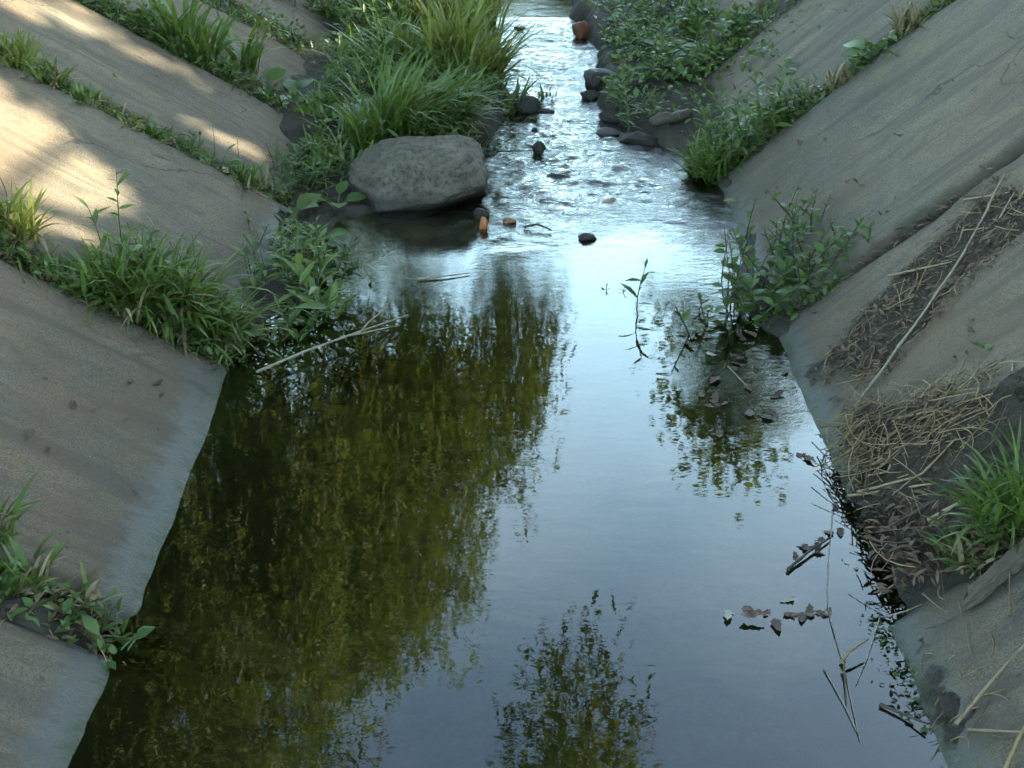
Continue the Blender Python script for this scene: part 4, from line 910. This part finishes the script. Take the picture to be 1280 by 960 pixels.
# floating leaves
def crumpled(k, sd):
    r_ = np.random.default_rng(sd); T = leaf_template([0.02, 0.13, 0.22, 0.20, 0.25, 0.16, 0.17, 0.08, 0.01], 0.35, 0.05)
    V = T[0].copy(); V[:, 0] += r_.normal(0, 0.02, len(V)); V[:, 0] *= 1+0.3*r_.normal(0, .5, len(V)); V[:, 2] += r_.normal(0, 0.045, len(V)) + 0.12*np.sin(V[:, 1]*5+sd)
    return mesh('fallen_leaf', V, T[1], M[k], np.zeros(len(V)))
fl = {k: [crumpled(k, q) for q in range(4)] for k in ('dead_leaf', 'pale_leaf', 'weed_light', 'dry')}
def fleaf(px, py, size, mat, label, z=0.003, f=None, group=None):
    p = P(px, py, z) if f is None else f(px, py) + np.array([0, 0, 0.022])
    o = link('fallen_leaf', random.choice(fl[mat]), None, p, (random.gauss(0, .1), random.gauss(0, .1), random.uniform(0, 6.28)), (size, size, size*(0.4 if f is None else 0.8))); return tag(o, label, 'leaf', group)
for (a, b) in [(1000, 688), (1012, 684), (1022, 678), (1032, 672), (1018, 691), (993, 700), (1005, 680), (1040, 668)]:
    fleaf(a+random.gauss(0, 3), b, random.uniform(0.03, 0.05), 'dead_leaf', 'brown sodden leaf in the small leaf raft by the dark stick', group='leaves of the upper raft')
for (a, b) in [(958, 770), (975, 769), (990, 770), (1005, 766), (1018, 764), (1025, 770), (985, 764), (968, 774), (1012, 772), (948, 764)]:
    fleaf(a+random.gauss(0, 3), b, random.uniform(0.03, 0.05), 'dead_leaf', 'brown leaf in the flat leaf raft on the dark pool', group='leaves of the lower raft')
fleaf(926, 768, 0.06, 'dead_leaf', 'upcurled brown leaf floating at the end of the leaf raft', 0.02); fleaf(912, 762, 0.05, 'pale_leaf', 'small pale leaf beside the upcurled brown leaf')
fleaf(1072, 712, 0.07, 'dry', 'single tan leaf floating off the silt bank'); fleaf(993, 748, 0.04, 'pale_leaf', 'tiny pale leaf above the flat leaf raft')
fleaf(1040, 634, 0.045, 'dead_leaf', 'small dark leaf floating near the straw heap'); fleaf(996, 566, 0.07, 'dead_leaf', 'dark leaf floating where the ripples end'); fleaf(1050, 660, 0.04, 'dead_leaf', 'dark leaf floating between the straw heap and the raft')
fleaf(882, 442, 0.04, 'pale_leaf', 'white pale leaf on the rippled water by the right weeds')
for i in range(22):
    fleaf(random.uniform(850, 985), random.uniform(405, 540), random.uniform(0.03, 0.06), 'dead_leaf', 'dark leaf scrap floating on the rippled right edge of the pool', group='leaf scraps on the rippled edge')
for (a, b) in [(165, 482), (140, 466), (205, 495), (203, 478), (110, 475), (172, 620), (60, 478), (150, 530), (120, 515), (60, 560), (180, 455), (90, 505), (40, 540), (200, 540)]:
    fleaf(a, b, random.uniform(0.02, 0.04), 'dead_leaf', 'small dark dead leaf lying on the wide near left slab', f=L_, group='dead leaves on the wide left slab')
for (a, b) in [(265, 294), (305, 300), (285, 262), (318, 310), (140, 95)]:
    fleaf(a, b, random.uniform(0.03, 0.05), 'dead_leaf', 'small dark dead leaf on the left slab above the thick clumps', f=L_, group='dead leaves on the upper left slab')
for (a, b) in [(1030, 175), (1072, 230), (970, 238), (955, 240), (1190, 105), (1130, 170), (1000, 178), (1118, 252), (1240, 215), (1268, 85), (1120, 50)]:
    fleaf(a, b, random.uniform(0.03, 0.055), 'dead_leaf', 'small dark dead leaf on the bare right slab', f=R_, group='dead leaves on the right slab')
fleaf(1240, 435, 0.06, 'weed_light', 'single green leaf lying on the right slab above the straw', f=R_)
for (a, b) in [(1210, 400), (1215, 418), (1190, 450), (1205, 445)]:
    fleaf(a, b, 0.035, 'dead_leaf', 'small dark leaf on the right slab beside the long pale reed', f=R_, group='dead leaves by the long reed')
fleaf(280, 212, 0.06, 'pale_leaf', 'pale leaf lying in the thin mossy joint', f=L_)
fleaf(922, 256, 0.06, 'dry', 'orange-brown leaf at the right slab foot above the pool', f=R_)
fleaf(718, 75, 0.06, 'pale_leaf', 'pale leaf stuck on the black stone', 0.12); fleaf(745, 24, 0.08, 'pale_leaf', 'white leaf scrap on the far right shore', 0.1)
# plastic scrap by the sedge
pV, pF = ICO[3]; pV = pV*(1+0.5*n3(pV, 91, 2.5)[:, None]+0.25*n3(pV, 95, 7)[:, None])*[0.032, 0.02, 0.04]
p = B_(454, 160); o = link('plastic_scrap', mesh('plastic_scrap', pV, pF, M['plastic']), None, p+[0, 0, 0.06], (0.2, 0.1, 0.4)); tag(o, 'crumpled bluish plastic scrap caught in the sedge beside the boulder', 'plastic')
# algae fringe at the nearest right slab
k = 140; yy = 2.12+0.42*rng.random(k)**0.8; xx = 0.905+rng.normal(-0.005, 0.018, k) - 0.05*vnoise(yy*9, yy*0, 3)
scatter_leaves('algae', 'green algae fringe floating along the nearest right slab', 'algae', np.stack([xx, yy, 0.002+0.006*rng.random(k)], 1), 0.014, LEAF_OVAL, 'algae', (-0.1, 0.15))
k = 200; yy = rng.uniform(2.55, 3.5, k); xx = np.interp(yy, RB_Y, RB_X)+rng.normal(0.0, 0.025, k)
scatter_leaves('algae', 'dark weed fringe at the waterline below the straw heap', 'algae', np.stack([xx, yy, 0.0+0.02*rng.random(k)], 1), 0.022, LEAF_LANCE, 'algae', (-0.1, 0.25))

# ---------------------------------------------------------------- trees on the banks
SUNSPOTS = []                                    # gaps cut in the crowns along sun rays to place light patches: (point on the left slope, radius, share of leaves missing)
def spot(a, b, r, pr=1.0, n=5):
    p, q = PL(*a), PL(*b)
    for t in np.linspace(0, 1, n): SUNSPOTS.append((p*(1-t)+q*t, r, pr))
spot((-70, 120), (45, 215), 0.30); spot((-40, 200), (20, 260), 0.18); spot((20, 5), (100, 22), 0.11); spot((325, 38), (430, 92), 0.10); spot((140, 60), (250, 100), 0.09, 0.75); spot((240, 150), (320, 195), 0.08, 0.8)
spot((10, 490), (170, 600), 0.26, 0.15); spot((-60, 400), (60, 470), 0.24, 0.12)
def thin(C):
    keep = np.ones(len(C), bool)
    for p, r, pr in SUNSPOTS:
        v = C-p; t = v @ SUN; d = np.linalg.norm(v - t[:, None]*SUN, axis=1)
        keep &= ~((t > 0) & (d < 0.10+r*(0.8+0.4*rng.random(len(C)))) & (rng.random(len(C)) < pr))
    return keep
def limb(p0, p1, r0, r1, sag=0.0, n=8, sides=6):
    q = np.linspace(0, 1, n)[:, None]; pts = p0*(1-q)+p1*q; L = np.linalg.norm(p1-p0)
    pts[:, 2] += (sag*np.sin(q[:, 0]*np.pi))*L; pts[1:-1] += rng.normal(0, 0.02*L, (n-2, 3)); return tube(pts, np.linspace(r0, r1, n), sides)
def tree(base, height, cc, rad, label, nclump=26, per=1100, leaf=0.13, mat='tree_leaf', name='tree', clump_r=0.75, trunk_r=0.17, group=None):
    base = np.array(base, float); t = thing(name, label, 'tree', base, group); A = Acc()
    top = base+np.array([rng.normal(0, .2), rng.normal(0, .2), height*0.72]); V, Fq = limb(base-[0, 0, .1], top, trunk_r, trunk_r*0.35, 0, 10); A.add(V-base, Fq)
    cc = base+np.array(cc, float); d = rand_dirs(nclump, -0.75, 1); C = cc + d*np.array(rad)*(0.35+0.6*rng.random((nclump, 1)))
    for c in C:
        f = rng.uniform(0.3, 0.9); s = base*(1-f)+top*f; V, Fq = limb(s, c, trunk_r*0.32, 0.015, 0.06, 6, 4); A.add(V-base, Fq)
    link('trunk', A.mesh('trunk', M['bark']), t)
    k = per*nclump; pos = np.repeat(C, per, 0) + rng.normal(0, 1, (k, 3))*clump_r*np.array([0.62, 0.62, 0.48])
    pos = pos[thin(pos)]; k = len(pos)
    V, Fq = inst(DIA[0], DIA[1], pos, rand_dirs(k, -0.8, 0.6), leaf*(0.6+0.7*rng.random(k)), roll=rng.normal(0, 0.8, k), wid=0.75)
    c = link('crown', mesh('crown', V-base, Fq, M[mat], np.repeat(rng.random(k), 4), smooth=False), t); c['kind'] = 'stuff'
    return t
def willow(base, height, arms, label, nstrand=1100, leaf=0.11, group=None, trunk_r=0.28, strand=(1.2, 3.2)):
    base = np.array(base, float); t = thing('willow_tree', label, 'tree', base, group); A = Acc()
    fork = base+np.array([0.1, 0, height*0.32]); V, Fq = limb(base-[0, 0, .1], fork, trunk_r, trunk_r*0.75, 0, 7); A.add(V-base, Fq)
    starts = []; wts = []
    for (c, r, wgt, hang) in arms:                    # crown lobes: centre, radii, share of strands, strand length
        c = base+np.array(c, float); V, Fq = limb(fork, c, trunk_r*0.5, 0.03, 0.12, 9); A.add(V-base, Fq)
        n = int(nstrand*wgt); d = rand_dirs(n, -0.25, 1); p = c + d*np.array(r)*(0.55+0.5*rng.random((n, 1)))
        nb = max(6, n//16); kk = rng.integers(0, nb, n); p = p[:nb][kk] + rng.normal(0, 0.16, (n, 3))
        for i in range(0, n, 14):
            V, Fq = limb(c+rng.normal(0, .1, 3), p[i], 0.022, 0.006, 0.08, 5, 4); A.add(V-base, Fq)
        starts.append(np.concatenate([p, np.full((n, 1), hang), (p-c)/np.array(r)], 1))
    link('trunk', A.mesh('trunk', M['bark']), t)
    S = np.concatenate(starts); n = len(S); per = 52
    q = np.linspace(0, 1, per)[None]; L = S[:, 3]*(0.45+0.75*rng.random(n))
    out = np.clip(S[:, 4:7], -1, 1)*[1, 1, 0]
    hz = np.sqrt(q)*0.35; sway = rng.normal(0, 0.12, (n, 2))
    pos = S[:, None, :3] + out[:, None]*(hz*0.6)[..., None]; pos = pos + 0
    pos[..., 2] = S[:, None, 2] - q*L[:, None] + 0.12*np.sin(np.minimum(q*3, 1)*np.pi)
    pos[..., :2] += sway[:, None]*q[..., None]
    pos = (pos + rng.normal(0, 0.035, pos.shape)).reshape(-1, 3); pos = pos[thin(pos)]; k = len(pos)
    d = rand_dirs(k, -1, -0.2)
    V, Fq = inst(DIA[0], DIA[1], pos, d, leaf*(0.6+0.8*rng.random(k)), roll=rng.uniform(0, 3.1, k), wid=0.22)
    c = link('crown', mesh('crown', V-base, Fq, M['willow'], np.repeat(rng.random(k), 4), smooth=False), t); c['kind'] = 'stuff'
    return t
GT = ZTOP_L
def lobe(x, y, z, b): return (x-b[0], y-b[1], z-b[2])
b_ = (-5.2, 12.5, GT)
willow(b_, 9, [(lobe(-2.6, 12.0, 6.6, b_), (2.4, 2.2, 1.6), 0.28, 3.2), (lobe(-0.62, 12.5, 5.0, b_), (1.1, 1.3, 0.9), 0.14, 1.9), (lobe(-1.75, 11.2, 6.4, b_), (1.4, 1.4, 1.0), 0.18, 2.6), (lobe(-4.9, 10.5, 7.4, b_), (2.6, 2.4, 2.0), 0.24, 3.2), (lobe(-3.4, 10.0, 5.2, b_), (2.2, 2.0, 1.6), 0.2, 2.8)],
       'big weeping willow on the left bank, its crown reaching over the stream', 3000)
b_ = (-5.6, 6.6, GT)
willow(b_, 9, [(lobe(-3.5, 7.0, 6.6, b_), (2.1, 2.4, 1.6), 0.42, 2.8), (lobe(-5.2, 5.2, 7.4, b_), (2.4, 2.2, 1.6), 0.3, 3.0), (lobe(0.36, 7.2, 5.9, b_), (0.22, 0.3, 0.3), 0.030, 1.75), (lobe(-4.5, 8.6, 6.2, b_), (2.0, 1.8, 1.4), 0.24, 2.6)],
       'weeping willow on the left bank with one thin limb over the water', 2600)
tree((4.25, 15.2, ZTOP_R), 6.8, (-1.55, -0.2, 4.5), (0.8, 1.0, 1.9), 'slender leafy tree leaning over the stream from the right bank', 15, 270, 0.12, 'willow', clump_r=0.45, trunk_r=0.1)
tree((6.0, 17.5, ZTOP_R), 5.0, (0, 0, 3.0), (2.2, 2.0, 1.6), 'round tree behind the slender one on the right bank', 22, 700, 0.15)
for i, (x, y, h_) in enumerate([(6.4, 4.2, 8.4), (6.8, 7.6, 8.8), (7.0, 10.8, 9.0), (7.9, 14.2, 9.0)]):
    tree((x, y, ZTOP_R), h_, (0, 0, 4.4), (2.2, 2.4, 3.2), ['dense shade tree on the right bank farthest downstream', 'dense shade tree on the right bank beside the boulder reach', 'dense shade tree on the right bank beside the riffle', 'dense shade tree on the right bank farthest upstream'][i], 38, 620, 0.205, group='shade trees along the right bank', clump_r=0.85)
for i, (x, y, h_) in enumerate([(-5.6, 1.6, 8.0), (-5.0, -3.2, 8.0), (5.6, -3.0, 8.5), (0.6, -7.5, 7.5)]):  # unseen trees added to cut skylight from behind and from the left
    tree((x, y, float(ground_z(np.array(x), np.array(y)))), h_, (0, 0, 4.3), (2.4, 2.4, 3.0), ['leafy tree on the left bank downstream of the willows', 'added tree on the left bank behind the viewpoint, blocking skylight', 'added tree on the right bank behind the viewpoint, blocking skylight', 'added tree in the channel behind the viewpoint, blocking skylight'][i], 32, 420, 0.26, group='unseen trees added to block skylight')
for i, (x, y) in enumerate([(-2.5, 16.4), (-1.9, 18.8)]):
    tree((x, y, float(ground_z(np.array(x), np.array(y)))), 4.2, (0, 0, 3.3 - float(ground_z(np.array(x), np.array(y)))), (1.5, 1.4, 1.6), ['rounded tree on the left bank just past the big willow', 'rounded tree on the left bank leaning to the far channel'][i], 24, 520, 0.15, 'willow', clump_r=0.55)
for i, (x, y) in enumerate([(-7.5, 17.0), (-4.2, 21.5)]):
    tree((x, y, 1.2), 5, (0, 0, 2.6), (2.2, 2.0, 1.8), ['sunlit tree far up the left bank', 'low sunlit tree where the channel bends away'][i], 22, 600, 0.16, 'willow')
for i, (x, y) in enumerate([(-1.2, 20), (0.6, 22), (2.2, 21)]):
    tree((x, y, float(ground_z(np.array(x), np.array(y)))), 3.2, (0, 0, 2.3 if abs(x) < 1.5 else 1.7), (1.4, 0.9, 1.3), ['leafy bush in the channel far upstream, left one', 'leafy bush in the channel far upstream, middle one', 'leafy bush in the channel far upstream by the right slope'][i], 26, 420, 0.11, 'grass_yellow', 'bush', 0.45, 0.04)
